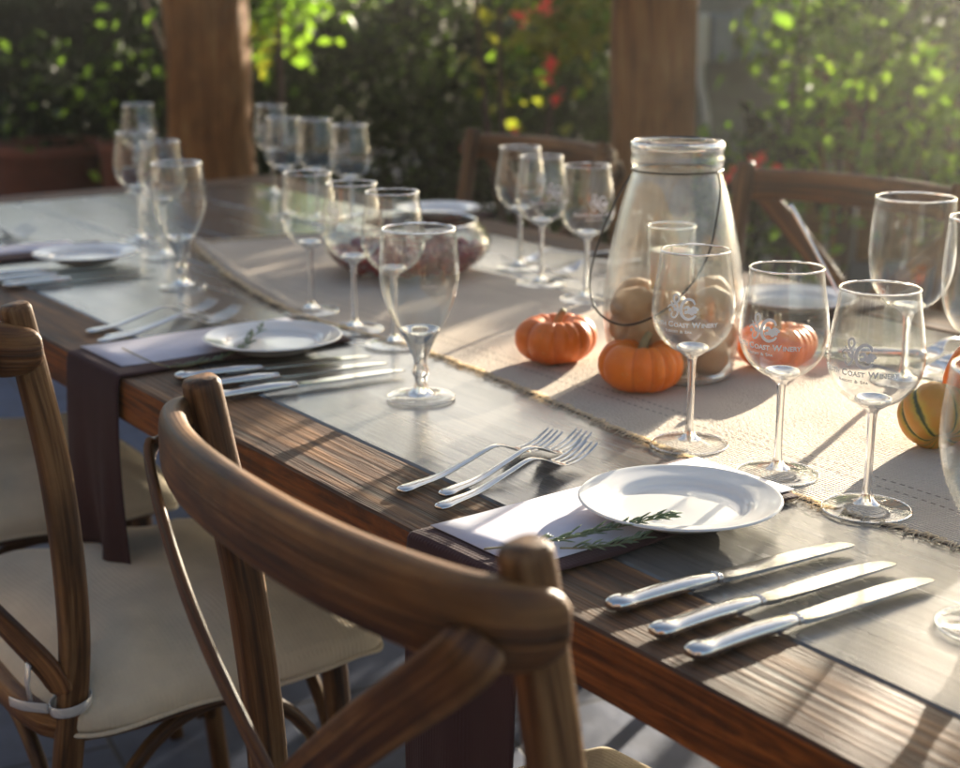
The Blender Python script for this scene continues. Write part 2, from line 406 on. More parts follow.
# ------------------------------------------------------------------ table
X0, X1, W = -2.25, 1.42, 1.15; BW = .105; TH = .054
tb = thing('dining_table', 'long rustic dark wooden table laid for a meal, with worn plank top', 'table', (0, 0, 0))
def plank(name, x0, x1, y0, y1, z1=TZ, m='border', seed=0):
    # a plank with slightly uneven long edges
    rs = random.Random(seed); mb = MB(); n = 60 if x1-x0 > y1-y0 else 30; long_x = x1-x0 > y1-y0
    v = []; L0, L1 = (x0, x1) if long_x else (y0, y1); a0, a1 = (y0, y1) if long_x else (x0, x1)
    nn = [rs.uniform(-1, 1) for _ in range(n+1)]; mm = [rs.uniform(-1, 1) for _ in range(n+1)]
    for i in range(n+1):
        s = L0+(L1-L0)*i/n; e0 = a0+.0006*nn[i]; e1 = a1-.0006*mm[i]; b = .0025; dz = .0003*nn[i]
        for (a, z) in ((e0, z1-TH), (e0, z1-b+dz), (e0+b, z1+dz*.3), (e1-b, z1+dz*.3), (e1, z1-b), (e1, z1-TH)):
            v.append((s, a, z) if long_x else (a, s, z))
    f = grid_faces(n+1, 6); f.append(tuple(range(6))); f.append(tuple(n*6+j for j in range(6))[::-1])
    mi = [1 if (i % 6 in (0, 4)) else 0 for i in range(n*6)]
    mb.add(v, f); mb.m = mi+[1, 1]
    return mb.build(name, [M[m], M['edge']], tb, smooth=False)
plank('edge_plank', X0, X1, 0, BW, seed=1)
plank('edge_plank', X0, X1, W-BW, W, seed=2)
plank('end_plank', X0+.0006, X0+.12, BW+.002, W-BW-.002, m='border_y', seed=3)
ys = [BW+.0025, .43, .60, .81, W-BW-.0025]
for i in range(4):
    plank('field_plank', X0+.1225, X1, ys[i], ys[i+1]-.0015, z1=TZ-.0008, m='field', seed=5+i)
for lx in (X0+.16, X1-.16):
    for ly in (.14, W-.14):
        mb = MB(); box(mb, lx-.05, lx+.05, ly-.05, ly+.05, 0, TZ-TH, b=.006); mb.build('leg', M['border_y'], tb, smooth=False)
# ------------------------------------------------------------------ table runner
near = [(-1.33, .505), (-1.15, .455), (-.90, .394), (-.667, .360), (-.45, .375), (-.307, .384), (-.016, .365), (.144, .350), (.40, .346), (.542, .362), (.80, .37), (1.2, .365), (1.41, .37)]
npts = smooth_pts(near, 16)
def runner():
    mb = MB(); nc = 44; v = []; rs = random.Random(3)
    ph = [rs.uniform(0, 6) for _ in range(8)]
    fz = lambda x, y: .0010+.0009*(1+sin(x*23+ph[0]+y*4))*(.5+.5*sin(x*7+ph[1]))+.0009*(1+sin(y*37+x*11+ph[2]))+.0016*max(0, sin(x*5.3+y*2+ph[3]))**6
    for i, p in enumerate(npts):
        x = p[0]; y0 = p[1]+.0016*sin(i*1.7)+rs.uniform(-.001, .001); y1 = .785+.004*sin(x*9+1)
        for j in range(nc):
            t = j/(nc-1); y = y0+(y1-y0)*t
            curl = max(0, 1-t/.055) if x < -.6 else 0
            z = TZ+.0004+fz(x, y)*.7*min(1, t/.35)
            if x < -.6: z += .011*math.exp(-((t-.035)/.035)**2)*min(1, (-.6-x)/.15)
            xx = x + (.07*t if i < 14 else .07*t*max(0, 1-(i-14)/30))
            v.append((xx, y, z))
    f = grid_faces(len(npts), nc, False); mb.add(v, f)
    return mb, v, nc
mb, rv, nc = runner()
ro = mb.build('table_runner', M['runner']); tag(ro, 'long cream woven table runner with frayed edges down the middle of the table', 'table runner')
s = ro.modifiers.new('thick', 'SOLIDIFY'); s.thickness = .0006; s.offset = 1
fr = MB(); rs = random.Random(11)
for i in range(len(npts)-1):
    a, b = np.array(rv[i*nc]), np.array(rv[(i+1)*nc]); L = np.linalg.norm(b-a)
    k = max(2, int(L/.0019))
    for q in range(k):
        p = a+(b-a)*(q+rs.random())/k+np.array([0, rs.uniform(0, .005), .0006]); l = rs.uniform(.005, .015)*(1.4 if rs.random() < .15 else 1)
        dx = rs.uniform(-.7, .7)*l; e = p+np.array([dx, -l, -min(p[2]-TZ-.0006, .001)+rs.uniform(0, .0025)])
        mid = (p+e)/2+np.array([rs.uniform(-.002, .002), 0, rs.uniform(0, .003)])
        e[2] = max(e[2], TZ+.0006)
        sweep(fr, [p+np.array([0, .002, .0008]), mid, e], [.0014, .0012, .0007], [.0012, .0010, .0005], n=4, p=2)
for j in range(0, nc-1):
    a, b = np.array(rv[j]), np.array(rv[j+1])
    for q in range(5):
        p = a+(b-a)*(q+rs.random())/5; l = rs.uniform(.012, .028); e = p+np.array([-l, rs.uniform(-.004, .004), 0]); e[2] = TZ+.0012
        mid = (p+e)/2+np.array([0, 0, .004]); sweep(fr, [p, mid, e], [.0022, .0022, .0012], [.0018, .0018, .001], n=4, p=2)
fr.build('fringe', M['thread'], ro)

# ------------------------------------------------------------------ glasses
def wine_bowl_r(h):  # outside radius against height above the table
    pts = [(.098, .004), (.101, .014), (.108, .026), (.120, .0365), (.135, .0422), (.150, .0428), (.170, .0405), (.190, .0372), (.207, .0350)]
    for (a, ra), (b, rb) in zip(pts, pts[1:]):
        if h <= b: 
            t = (h-a)/(b-a); t = max(0, t); return ra+(rb-ra)*t
    return pts[-1][1]
def vessel(outer, th, inner_floor, n=56):
    # outer profile bottom->top; inner wall th inside, closed with a rounded lip
    prof = [(0, outer[0][1])]+[tuple(p) for p in outer]
    top = outer[-1]
    prof += [(top[0]-th*.25, top[1]+th*.45), (top[0]-th*.75, top[1]+th*.45)]
    inn = []
    for i, (r, z) in enumerate(outer[::-1]):
        if z < inner_floor or r-th < .002: break
        inn.append((r-th, z))
    prof += inn+[(max(inn[-1][0]*.6, 0), inner_floor*.6+inn[-1][1]*.4), (0, inner_floor)]
    mb = MB(); lathe(mb, prof, n); return mb
def text_pieces(txt, size, x, y):
    # letters as flat polygons (x, y) -- initials larger, the rest as small capitals
    out = []; 
    for wi, word in enumerate(txt.split(' ')):
        for part, s in ((word[:1], size), (word[1:], size*.78)):
            if not part: continue
            cu = bpy.data.curves.new('t', 'FONT'); cu.body = part; cu.size = s; cu.resolution_u = 3; cu.offset = s*.028
            ob = bpy.data.objects.new('t', cu); C.objects.link(ob); bpy.context.view_layer.update()
            me = ob.to_mesh(); vs = [(v.co.x, v.co.y) for v in me.vertices]; fs = [tuple(p.vertices) for p in me.polygons]
            w = max(v[0] for v in vs); out.append(([(vx+x, vy+y) for vx, vy in vs], fs)); x += w+s*.10
            ob.to_mesh_clear(); bpy.data.objects.remove(ob); bpy.data.curves.remove(cu)
        x += size*.28
    return out, x
def stroke(pts, w, sub=6):
    P = smooth_pts(pts, sub); v = []; 
    for i, p in enumerate(P):
        t = P[min(i+1, len(P)-1)]-P[max(i-1, 0)]; t /= np.linalg.norm(t)+1e-9
        nn = np.array([-t[1], t[0]]); ww = w*(.55+.45*sin(PI*i/(len(P)-1)))
        v += [tuple(p+nn*ww/2), tuple(p-nn*ww/2)]
    return v, [(2*i, 2*i+1, 2*i+3, 2*i+2) for i in range(len(P)-1)]
def logo_mesh():
    mb = MB(); flat = []
    a, e = text_pieces('SOUTH COAST WINERY', .0080, 0, 0); flat += [([(x-e/2, y+.135) for x, y in v], f) for v, f in a]
    a, e = text_pieces('RESORT & SPA', .0044, 0, 0); flat += [([(x*1.15-e*.575-.004, y+.1285) for x, y in v], f) for v, f in a]
    u = .00170
    def st(p, w): 
        v, f = stroke([(x*u, y*u) for x, y in p], w*u); flat.append(([(x-.002, y+.1430) for x, y in v], f))
    st([(-6.5, 10.5), (-5, 8.5), (-3, 9.3), (-1.2, 12), (-2.4, 14.6), (-4.6, 13.6), (-4.2, 10.8), (-2, 8), (-1.6, 4), (-3.4, 1), (-5.6, 1.8), (-5, 4.4)], 1.3)
    st([(-8.5, 6.5), (-6.5, 8.2), (-4, 7), (-2, 5.2), (0, 6), (1, 8)], 1.2)
    st([(8.5, 9.2), (7.2, 11.6), (4, 12.2), (1.2, 9.8), (.3, 6), (1.4, 2.4), (4.4, .4), (7.6, 1.4), (9, 3)], 1.9)
    st([(2, 6.4), (4, 7.8), (6, 6), (8, 7.6), (10.5, 6.4)], 1.8)
    for cx, cy, r in ((5, 5, 1.3), (6.8, 4.2, 1.3), (8.6, 5, 1.2), (3.4, 4.6, 1.1), (7.6, 6.2, 1.2), (10, 6.4, .9), (-6.6, 5.2, 1.0), (-3.2, 6, 1.1)):
        v = [((cx+r*cos(k*PI/4))*u-.002, (cy+r*sin(k*PI/4))*u+.1430) for k in range(8)]; flat.append((v, [tuple(range(8))]))
    for v, f in flat:
        w = []
        for x, y in v:
            r = wine_bowl_r(y)+.0005; th = x/.0425; w.append((r*cos(th), r*sin(th), y))
        mb.add(w, f)
    return mb
def make_wine(label, loc, rz):
    FR = .0402
    t = thing('wine_glass', label, 'wine glass', loc, rz, 'stemmed wine glasses')
    o = smooth_pts([(.004, .098), (.014, .101), (.026, .108), (.0365, .120), (.0422, .135), (.0428, .150), (.0405, .170), (.0372, .190), (.0350, .207)], 5)
    o = [(r, z) for r, z in o]
    b = vessel(o, .0013, .1045).build('bowl', M['glass'], t)
    m = MB(); lathe(m, [(.0337, .2072), (.0350, .2080), (.0362, .2072), (.0355, .2060), (.0344, .2060), (.0337, .2072)], 56); m.build('rim', M['solid'], b)
    m = MB(); lathe(m, smooth_pts([(0, .1036), (.005, .1039), (.010, .1053), (.0150, .1078), (.0165, .1046), (.0125, .0998), (.0065, .0955), (.0045, .090), (.0038, .075), (.0037, .05), (.0041, .025), (.0060, .013), (.012, .0072)], 4)+[(.0121, .0065)], 40)
    m.build('stem', M['solid'], t)
    m = MB(); lathe(m, [(0, .0080)]+smooth_pts([(.006, .0088), (.012, .0066), (.022, .0040), (.033, .0026), (.0398, .0022), (.0410, .0014), (.0400, .0004)], 4)+[(.03, .0002), (0, .0004)], 64)
    m.m = [0]*len(m.f); sweep(m, [(FR*cos(a), FR*sin(a), .0017) for a in np.linspace(0, 2*PI, 65)[:-1]], .0022, .0022, n=8, p=2, closed=True, mi=1); m.build('foot', [M['glass'], M['solid']], t)
    m = logo_mesh(); m.build('printed_logo', M['print'], b, smooth=False)
    return t
def make_goblet(label, loc, rz=0):
    FR = .0392
    t = thing('water_goblet', label, 'water glass', loc, rz, 'heavy water goblets')
    o = smooth_pts([(.006, .047), (.011, .056), (.019, .072), (.030, .092), (.0400, .113), (.0455, .135), (.0465, .155), (.0450, .178), (.0425, .200)], 5)
    vessel([tuple(p) for p in o], .0021, .062).build('bowl', M['glass'], t)
    m = MB(); lathe(m, [(.0400, .2004), (.0415, .2016), (.0431, .2004), (.0427, .1985), (.0404, .1985), (.0400, .2004)], 56); m.build('rim', M['solid'], t)
    m = MB(); lathe(m, smooth_pts([(0, .064), (.008, .068), (.0155, .078), (.021, .0835), (.0235, .082), (.017, .069), (.0115, .056), (.0080, .046), (.0078, .040), (.0098, .034), (.0098, .030), (.0072, .024), (.0075, .017), (.012, .009), (.020, .0055)], 4)+[(.020, .005)], 48); m.build('stem', M['solid'], t)
    m = MB(); lathe(m, [(0, .0075)]+smooth_pts([(.010, .0095), (.018, .0062), (.030, .0042), (.0385, .0038), (.0405, .0025), (.0395, .0005)], 4)+[(0, .0005)], 64); m.m = [0]*len(m.f); sweep(m, [(FR*cos(a), FR*sin(a), .0017) for a in np.linspace(0, 2*PI, 65)[:-1]], .0022, .0022, n=8, p=2, closed=True, mi=1); m.build('foot', [M['glass'], M['solid']], t)
    return t
def camaz(p): return math.atan2(CAM[1]-p[1], CAM[0]-p[0])
WG = [  # pixel of the foot, logo turn, label
    (689, 445, -15, 'wine glass with white logo standing in front of the tall jar, nearest the orange pumpkin'),
    (777, 475, -27, 'middle wine glass with white logo, between two others beyond the plate with rosemary'),
    (866, 510, -21, 'wine glass with white logo at the runner edge, beside the yellow green gourd'),
    (312, 312, 60, 'wine glass left of the bowl of red berries, leftmost beyond the middle plate'),
    (355, 330, 100, 'wine glass standing right in front of the left side of the berry bowl'),
    (395, 345, 140, 'wine glass directly behind the large near water goblet'),
    (541, 284, 30, 'middle of three wine glasses left of the tall jar'),
    (520, 268, 60, 'leftmost of three wine glasses left of the tall jar'),
    (586, 300, 25, 'wine glass just left of the tall jar, behind the first pumpkin'),
    (352, 229, 200, 'far wine glass right of its cluster, in front of the far white plate'),
    (318, 219, 90, 'far wine glass second from the right in the cluster behind the berry bowl'),
    (286, 216, 150, 'far wine glass at the middle of the cluster behind the runner end'),
    (274, 194, 210, 'farthest wine glass near the table end, beside the wooden post'),
    (143, 192, 20, 'farthest wine glass on the left, behind the left cluster of glasses'),
    (141, 241, 170, 'left wine glass of the cluster beside the small far plate'),
    (166, 257, 250, 'wine glass between the far plate and the slender left goblet'),
]
wine0 = None; GL = []
for x, y, dz, lab in WG:
    p = at(x, y); rz = camaz(p)+R(dz)
    if wine0 is None: wine0 = make_wine(lab, p, rz)
    else: dup(wine0, p, rz, lab)
gob0 = make_goblet('large clear water goblet beside the middle knives, alone on the bare wood', at(421, 398))
dup(gob0, at(990, 628), 1.0, 'water goblet cut by the right edge of the view, past the near knives')
dup(gob0, at(183, 287), 2.0, 'left water goblet at the corner of the runner beyond the far knives', scale=(.95, .95, 1.0))
def make_balloon(label, loc):
    FR = .0392
    t = thing('balloon_glass', label, 'wine glass', loc, 0, 'big round bowled glasses')
    o = smooth_pts([(.006, .088), (.018, .093), (.034, .104), (.0455, .124), (.0500, .150), (.0497, .180), (.0480, .205), (.0468, .225)], 5)
    vessel([tuple(p) for p in o], .0016, .094).build('bowl', M['glass'], t)
    m = MB(); lathe(m, [(.0450, .2252), (.0462, .2262), (.0474, .2252), (.0470, .2235), (.0454, .2235), (.0450, .2252)], 56); m.build('rim', M['solid'], t)
    m = MB(); lathe(m, smooth_pts([(0, .094), (.01, .095), (.018, .0975), (.02, .0955), (.010, .088), (.0055, .080), (.0045, .06), (.0048, .025), (.009, .010), (.018, .005)], 4), 40); m.build('stem', M['solid'], t)
    m = MB(); lathe(m, [(0, .0075)]+smooth_pts([(.010, .0085), (.020, .0055), (.034, .0032), (.0400, .0025), (.0395, .0006)], 4)+[(0, .0005)], 64); m.m = [0]*len(m.f); sweep(m, [(FR*cos(a), FR*sin(a), .0017) for a in np.linspace(0, 2*PI, 65)[:-1]], .0022, .0022, n=8, p=2, closed=True, mi=1); m.build('foot', [M['glass'], M['solid']], t)
    return t
bal0 = make_balloon('big round water glass on the far side, behind the right logo glass', at(903, 382))
dup(bal0, at(978, 420), 1.2, 'big round glass at the right edge, half out of view')

# ------------------------------------------------------------------ plates, napkins, menus, rosemary
def make_plate(label, loc, r=.096):
    m = MB(); s = .945
    lathe(m, [(0, .0068)]+smooth_pts([(.040, .0068), (.056, .0070), (.0625, .0085), (.0665, .0120), (.072, .0142), (.084, .0165), (.0935, .0188), (.0958, .0182), (.0952, .0165), (.083, .0130), (.068, .0085), (.058, .0030), (.053, .0004), (.049, .0004), (.047, .0025), (.03, .003)], 4)+[(0, .003)], 96); m.v = [(x*s, y*s, z) for x, y, z in m.v]
    o = m.build('plate', M['ceramic']); o.location = loc; return tag(o, label, 'plate', 'small white side plates')
def make_napkin(x, y_end, wd, drop, label, rot=0.0, seed=0, flare=1.15):
    # folded strip lying on the table and hanging over its near edge; origin on the table edge
    rs = random.Random(seed); mb = MB(); path = []
    n = 26
    for i in range(n): path.append((y_end*(1-i/n), .0035))
    for k in range(7):
        a = PI/2*k/6; path.append((-.0045*sin(a)-.001, -.0010+.0045*cos(a)))
    m = 22
    for i in range(1, m+1): path.append((-.007-.006*sin(i/m*2.2), -.004-drop*i/m))
    v = []; nn = 41; th = .0056
    for i, (y, z) in enumerate(path):
        t0 = np.array(path[max(i-1, 0)]); t1 = np.array(path[min(i+1, len(path)-1)]); tg = (t1-t0)/np.linalg.norm(t1-t0); nm = np.array([tg[1], -tg[0]])*-1
        hang = max(0, (i-n-6)/m); ww = wd*(1+(flare-1)*hang)
        for side in (1, -1):
            for j in range(nn):
                u = (j/(nn-1)-.5)*(1 if side == 1 else -1)
                fold = (.011*sin(u*9+1.3+seed)+.004*sin(u*21+seed*2))*hang+.0012*sin(u*14+y*30)*(1 if i < n else 0)*.3
                d = side*th/2*(1-.55*abs(2*u)**6)+(.0011*sin(y*41+u*5+seed)+.0009*math.exp(-((abs(u)-.40)/.03)**2)-.0012*math.exp(-(u/.02)**2))*(side > 0)
                yy = y+nm[0]*(d+0)-fold*hang; zz = z+nm[1]*d
                v.append((u*ww+.004*hang*sin(hang*5+seed), yy, zz))
    f = grid_faces(len(path), 2*nn); f.append(tuple(range(2*nn))[::-1]); f.append(tuple((len(path)-1)*2*nn+j for j in range(2*nn)))
    mb.add(v, f); o = mb.build('napkin', M['napkin']); o.location = (x, 0, TZ); o.rotation_euler = (0, 0, rot)
    return tag(o, label, 'napkin', 'dark folded napkins under the plates')
def make_menu(x, y0, wd, ln, label, rot=0.0, z=.0062):
    mb = MB(); v = []; n = 12
    for i in range(n+1):
        t = i/n
        for j in (0, 1): v.append(((j-.5)*wd, ln*t, z+.0010*sin(t*3)+(.004*(1-t/.12) if t < .12 else 0)*.3))
    mb.add(v, grid_faces(n+1, 2, False)); o = mb.build('menu_card', M['paper']); s = o.modifiers.new('t', 'SOLIDIFY'); s.thickness = .0006; s.offset = 1
    o.location = (x, y0, TZ); o.rotation_euler = (0, 0, rot); return tag(o, label, 'menu', 'white menu cards on the napkins')
def make_rosemary(pts, label, seed=0, dens=46):
    rs = random.Random(seed); t = MB(); P = smooth_pts(pts, 8)
    sweep(t, P, [.0019-.0011*i/len(P) for i in range(len(P))], [.0017-.001*i/len(P) for i in range(len(P))], n=6, p=2)
    root = t.build('rosemary_sprig', M['stalk']); tag(root, label, 'rosemary', 'rosemary sprigs')
    m = MB()
    for k in range(dens):
        s = .22+.78*(k+rs.random()*.5)/dens; i = min(int(s*(len(P)-1)), len(P)-2); p = P[i]; tg = P[i+1]-P[i]; tg /= np.linalg.norm(tg)
        a = rs.uniform(0, 2*PI) if s < .95 else rs.uniform(0, 6.28)
        side = np.cross(tg, [0, 0, 1]); side /= np.linalg.norm(side)+1e-9; upn = np.cross(side, tg)
        out = side*cos(a)+upn*abs(sin(a))*.6; L = rs.uniform(.012, .020)*(1.0 if s < .9 else .8)
        d = tg*rs.uniform(.75, 1.0)+out*rs.uniform(.35, .8); d /= np.linalg.norm(d)
        q = p+d*L*.5+upn*.001; e = p+d*L+np.array([0, 0, rs.uniform(-.002, .001)])
        sweep(m, [p, p+(q-p)*.4, q, q+(e-q)*.6, e], [.0009, .0022, .0026, .0021, .0005], [.0007, .0012, .0014, .0012, .0004], n=6, p=2)
    m.build('needles', M['rosemary'], root); return root

# the three near settings ----------------------------------------------------
pA = at(680, 497, TZ+.024); pA.z = TZ+.0072
make_plate('white side plate nearest the camera, on a napkin with rosemary', pA)
make_napkin(.325, .335, .150, .36, 'dark napkin under the near plate, hanging over the table edge', R(3.5), 1, 1.05)
make_menu(.318, .014, .128, .33, 'white menu card under the near plate with rosemary', R(2.5))
def tp(*q): return [tuple(at(x, y, z)) for x, y, z in q]
make_rosemary(tp((484, 549, .7605), (530, 544, .762), (575, 537, .764), (610, 529, .769), (645, 521, .776), (672, 517, .777)), 'green rosemary sprig on the near menu card and plate rim', 2, 60)
make_rosemary(tp((560, 548, .7605), (600, 547, .763), (645, 538, .766)), 'short rosemary twig beside the long sprig on the near menu', 5, 30)
pB = at(273, 336, TZ+.024); pB.z = TZ+.0072
make_plate('white side plate of the middle setting, beside a dark draped napkin', pB)
make_napkin(-.512, .33, .168, .245, 'dark brown napkin of the middle setting hanging beside the chair rail', R(1), 4, 1.0)
make_menu(-.528, .012, .138, .31, 'white menu card of the middle setting', R(1))
make_rosemary(tp((122, 348, .7605), (165, 366, .7605), (205, 362, .762), (235, 352, .765), (252, 338, .775), (264, 325, .776)), 'rosemary sprig on the middle menu card', 8, 46)
pC = at(86, 252, TZ+.024); pC.z = TZ+.0072
make_plate('small white far plate at the left, beside a cluster of glasses', pC)
make_napkin(-1.405, .36, .12, .24, 'dark napkin under the far left plate', R(-2), 6)
make_menu(-1.44, .012, .095, .30, 'white menu card of the far left setting', R(-2))
# far side plates
pD = at(438, 208, TZ+.022); pD.z = TZ+.0062
make_plate('white plate on the far side of the table, behind the berry bowl', pD)
pE = at(795, 297, TZ+.022); pE.z = TZ+.0062
make_plate('far side white plate partly hidden behind the middle logo glass', pE)
def flat_napkin(x, y, wd, ln, rot, label):
    mb = MB(); box(mb, -wd/2, wd/2, -ln/2, ln/2, 0, .0052, b=.0018); o = mb.build('napkin', M['napkin'], smooth=False)
    o.location = (x, y, TZ+.0006); o.rotation_euler = (0, 0, rot); return tag(o, label, 'napkin', 'dark folded napkins under the plates')
flat_napkin(pD.x, pD.y-.02, .11, .26, .05, 'dark napkin under the far side plate behind the berry bowl')
flat_napkin(pE.x, pE.y-.02, .12, .30, -.03, 'dark napkin on the far side behind the middle logo glass')

# ------------------------------------------------------------------ cutlery
def make_fork(label, loc, rz, L=.205):
    t = thing('fork', label, 'fork', loc, rz, 'steel forks'); m = MB(); s = L/.205
    pth = [(0, 0, .0036), (0, .006, .0040), (0, .020, .0046), (0, .050, .0055), (0, .085, .0110), (0, .115, .0165), (0, .130, .0150), (0, .142, .0095)]
    wd = [.0085, .0150, .0130, .0098, .0066, .0056, .0100, .0190]; tk = [.0038, .0062, .0052, .0040, .0036, .0032, .0022, .0018]
    P = smooth_pts([(*p, w, k) for p, w, k in zip(pth, wd, tk)], 6)
    sweep(m, [q[:3]*s for q in P], [q[3]*s for q in P], [q[4] for q in P], n=18, p=2.3); m.build('handle', M['steel'], t)
    m = MB()
    P = smooth_pts([(0, .139, .0112, .0165, .0017), (0, .146, .0075, .0228, .0017), (0, .155, .0048, .0245, .0016), (0, .1605, .0042, .0245, .0015)], 4)
    sweep(m, [q[:3]*s for q in P], [q[3]*s for q in P], [q[4] for q in P], n=18, p=3.5)
    for k in range(4):
        x = (k-1.5)*.0064
        Q = smooth_pts([(x, .1585, .0043), (x, .172, .0040), (x*.98, .188, .0065), (x*.95, .2005, .0115), (x*.93, .205, .0138)], 4)
        nq = len(Q); sweep(m, [q*s for q in Q], [(.0042-.0022*i/nq)*s for i in range(nq)], [.0018-.0008*i/nq for i in range(nq)], n=8, p=2.6)
    m.build('tines', M['steel'], t); return t
def make_knife(label, loc, rz):
    t = thing('knife', label, 'knife', loc, rz, 'steel table knives'); m = MB()
    P = smooth_pts([(0, 0, .0062, .0110, .0060), (0, .004, .0066, .0175, .0100), (.0008, .011, .0068, .0205, .0118), (.0008, .024, .0064, .0170, .0105), (0, .050, .0066, .0172, .0112), (0, .080, .0068, .0165, .0108), (0, .098, .0066, .0138, .0088), (0, .104, .0066, .0118, .0074)], 6)
    sweep(m, [q[:3] for q in P], [q[3] for q in P], [q[4] for q in P], n=24, p=2.4); 
    for y, w_, h_ in ((.1055, .0150, .0088), (.1085, .0135, .0078)):
        sweep(m, [(0, y-.0013, .0066), (0, y, .0066), (0, y+.0013, .0066)], [w_*.85, w_, w_*.85], [h_*.85, h_, h_*.85], n=20, p=2.4)
    m.build('handle', M['steel'], t); m = MB()
    prof = [(.109, -.0055, .0055, .0046), (.115, -.0078, .0072, .0036), (.135, -.0090, .0080, .0030), (.170, -.0100, .0084, .0026), (.205, -.0102, .0080, .0022), (.232, -.0088, .0078, .0018), (.248, -.0045, .0076, .0014), (.2545, .0015, .0066, .0010)]
    v = []
    S = smooth_pts(prof, 5)
    for y, a, b, k in S:
        z = .0058-.02*(y-.109)*.12
        a *= 1.22; b *= 1.12
        v += [(a, y, z), (a*.90+b*.1, y, z+k*.30), (b, y, z+k*.5), (b, y, z-k*.5), (a*.90+b*.1, y, z-k*.3)]
    f = grid_faces(len(S), 5); f += [tuple(range(5))[::-1], tuple((len(S)-1)*5+j for j in range(5))]
    m.add(v, f); o = m.build('blade', M['steel'], t, smooth=False)
    return t
def dir_rz(a, b): return math.atan2(b[1]-a[1], b[0]-a[0])-PI/2
def pair(a, b): return a, dir_rz(a, b)
Z0 = TZ+.0004
forks = [((.150, .044), (.098, .29), 'outer left fork of the near setting, on the bare wood'), ((.183, .070), (.122, .292), 'middle fork of the near setting, its tines under the next fork'), ((.219, .042), (.152, .312), 'inner fork of the near setting, beside the white menu card'),
         ((-.689, .055), (-.755, .30), 'outer left fork of the middle setting'), ((-.640, .062), (-.690, .30), 'middle fork of the middle setting'), ((-.622, .045), (-.665, .28), 'inner fork of the middle setting beside the lilac white menu card'),
         ((-1.585, .10), (-1.70, .35), 'left dark tined fork of the far left setting'), ((-1.53, .09), (-1.64, .35), 'right dark tined fork of the far left setting')]
f0 = None
for i, (a, b, lab) in enumerate(forks):
    z = Z0+(.003 if i == 2 else 0)
    if f0 is None: f0 = make_fork(lab, (*a, z), dir_rz(a, b), .228)
    else: dup(f0, (*a, z), dir_rz(a, b), lab)
knives = [((.481, .026), (.494, .29), 'near knife closest to the plate, first of the three near knives'), ((.538, .020), (.543, .282), 'middle one of the three knives nearest the camera'), ((.580, .017), (.584, .287), 'knife nearest the camera, rightmost of the three near knives'),
          ((-.372, .047), (-.335, .29), 'left knife of the middle setting, by the chair rail top'), ((-.318, .044), (-.290, .29), 'middle knife of the middle setting'), ((-.262, .041), (-.246, .289), 'right knife of the middle setting, beside the water goblet'),
          ((-1.20, .062), (-1.16, .30), 'left knife of the far left setting'), ((-1.145, .062), (-1.115, .30), 'middle knife of the far left setting'), ((-1.09, .066), (-1.08, .30), 'right knife of the far left setting, nearest the table edge seam')]
k0 = None
for a, b, lab in knives:
    if k0 is None: k0 = make_knife(lab, (*a, Z0), dir_rz(a, b))
    else: dup(k0, (*a, Z0), dir_rz(a, b), lab)
# across the table
a = at(925, 356, .757); dup(k0, (a.x, a.y, TZ+.004), dir_rz(a, at(800, 352, .757)), 'far side knife with its handle end showing right of the logo glasses')
a, b = at(1000, 338), at(880, 372); dup(f0, (*a[:2], Z0), dir_rz(a, b), 'far side fork, upper one behind the striped gourd')
a, b = at(1012, 352), at(880, 387); dup(f0, (*a[:2], Z0), dir_rz(a, b), 'far side fork, lower one behind the striped gourd')
a, b = at(640, 262), at(560, 275); dup(f0, (*a[:2], Z0), dir_rz(a, b), 'fork on the far side behind the wine glass left of the jar')
a, b = at(610, 254), at(535, 262); dup(f0, (*a[:2], Z0), dir_rz(a, b), 'farther fork on the far side, behind the three wine glasses left of the jar')
# long handled spoon leaning up
def spoon():
    base = at(845, 306, .757); top_d = bg(790, 1)  # leaning in the plane across the view
    w = float((np.array(base)-CAM)@fw)
    ray = fw+rt*(790-480)/F+up*(384-204)/F; top = Vector(CAM+ray*w)
    t = thing('spoon', 'long handled steel spoon standing up on a slant behind the logo glasses', 'spoon', base)
    d = top-base; P = [tuple(d*s) for s in (0, .1, .3, .6, .9, .97, 1)]
    m = MB(); sweep(m, P, [.004, .004, .0042, .0055, .0075, .0072, .0045], [.003, .003, .003, .0035, .004, .004, .003], upv=(-fw[0], -fw[1], 0), n=12); m.build('handle', M['steel'], t)
    m = MB(); dn = d.normalized(); P = [tuple(-dn*s) for s in (-.004, .004, .014, .024, .032)]
    sweep(m, P, [.004, .009, .013, .011, .003], [.003, .003, .003, .003, .002], upv=(-fw[0], -fw[1], 0), n=14, p=2); m.build('spoon_bowl', M['steel'], t)
    pass
spoon()

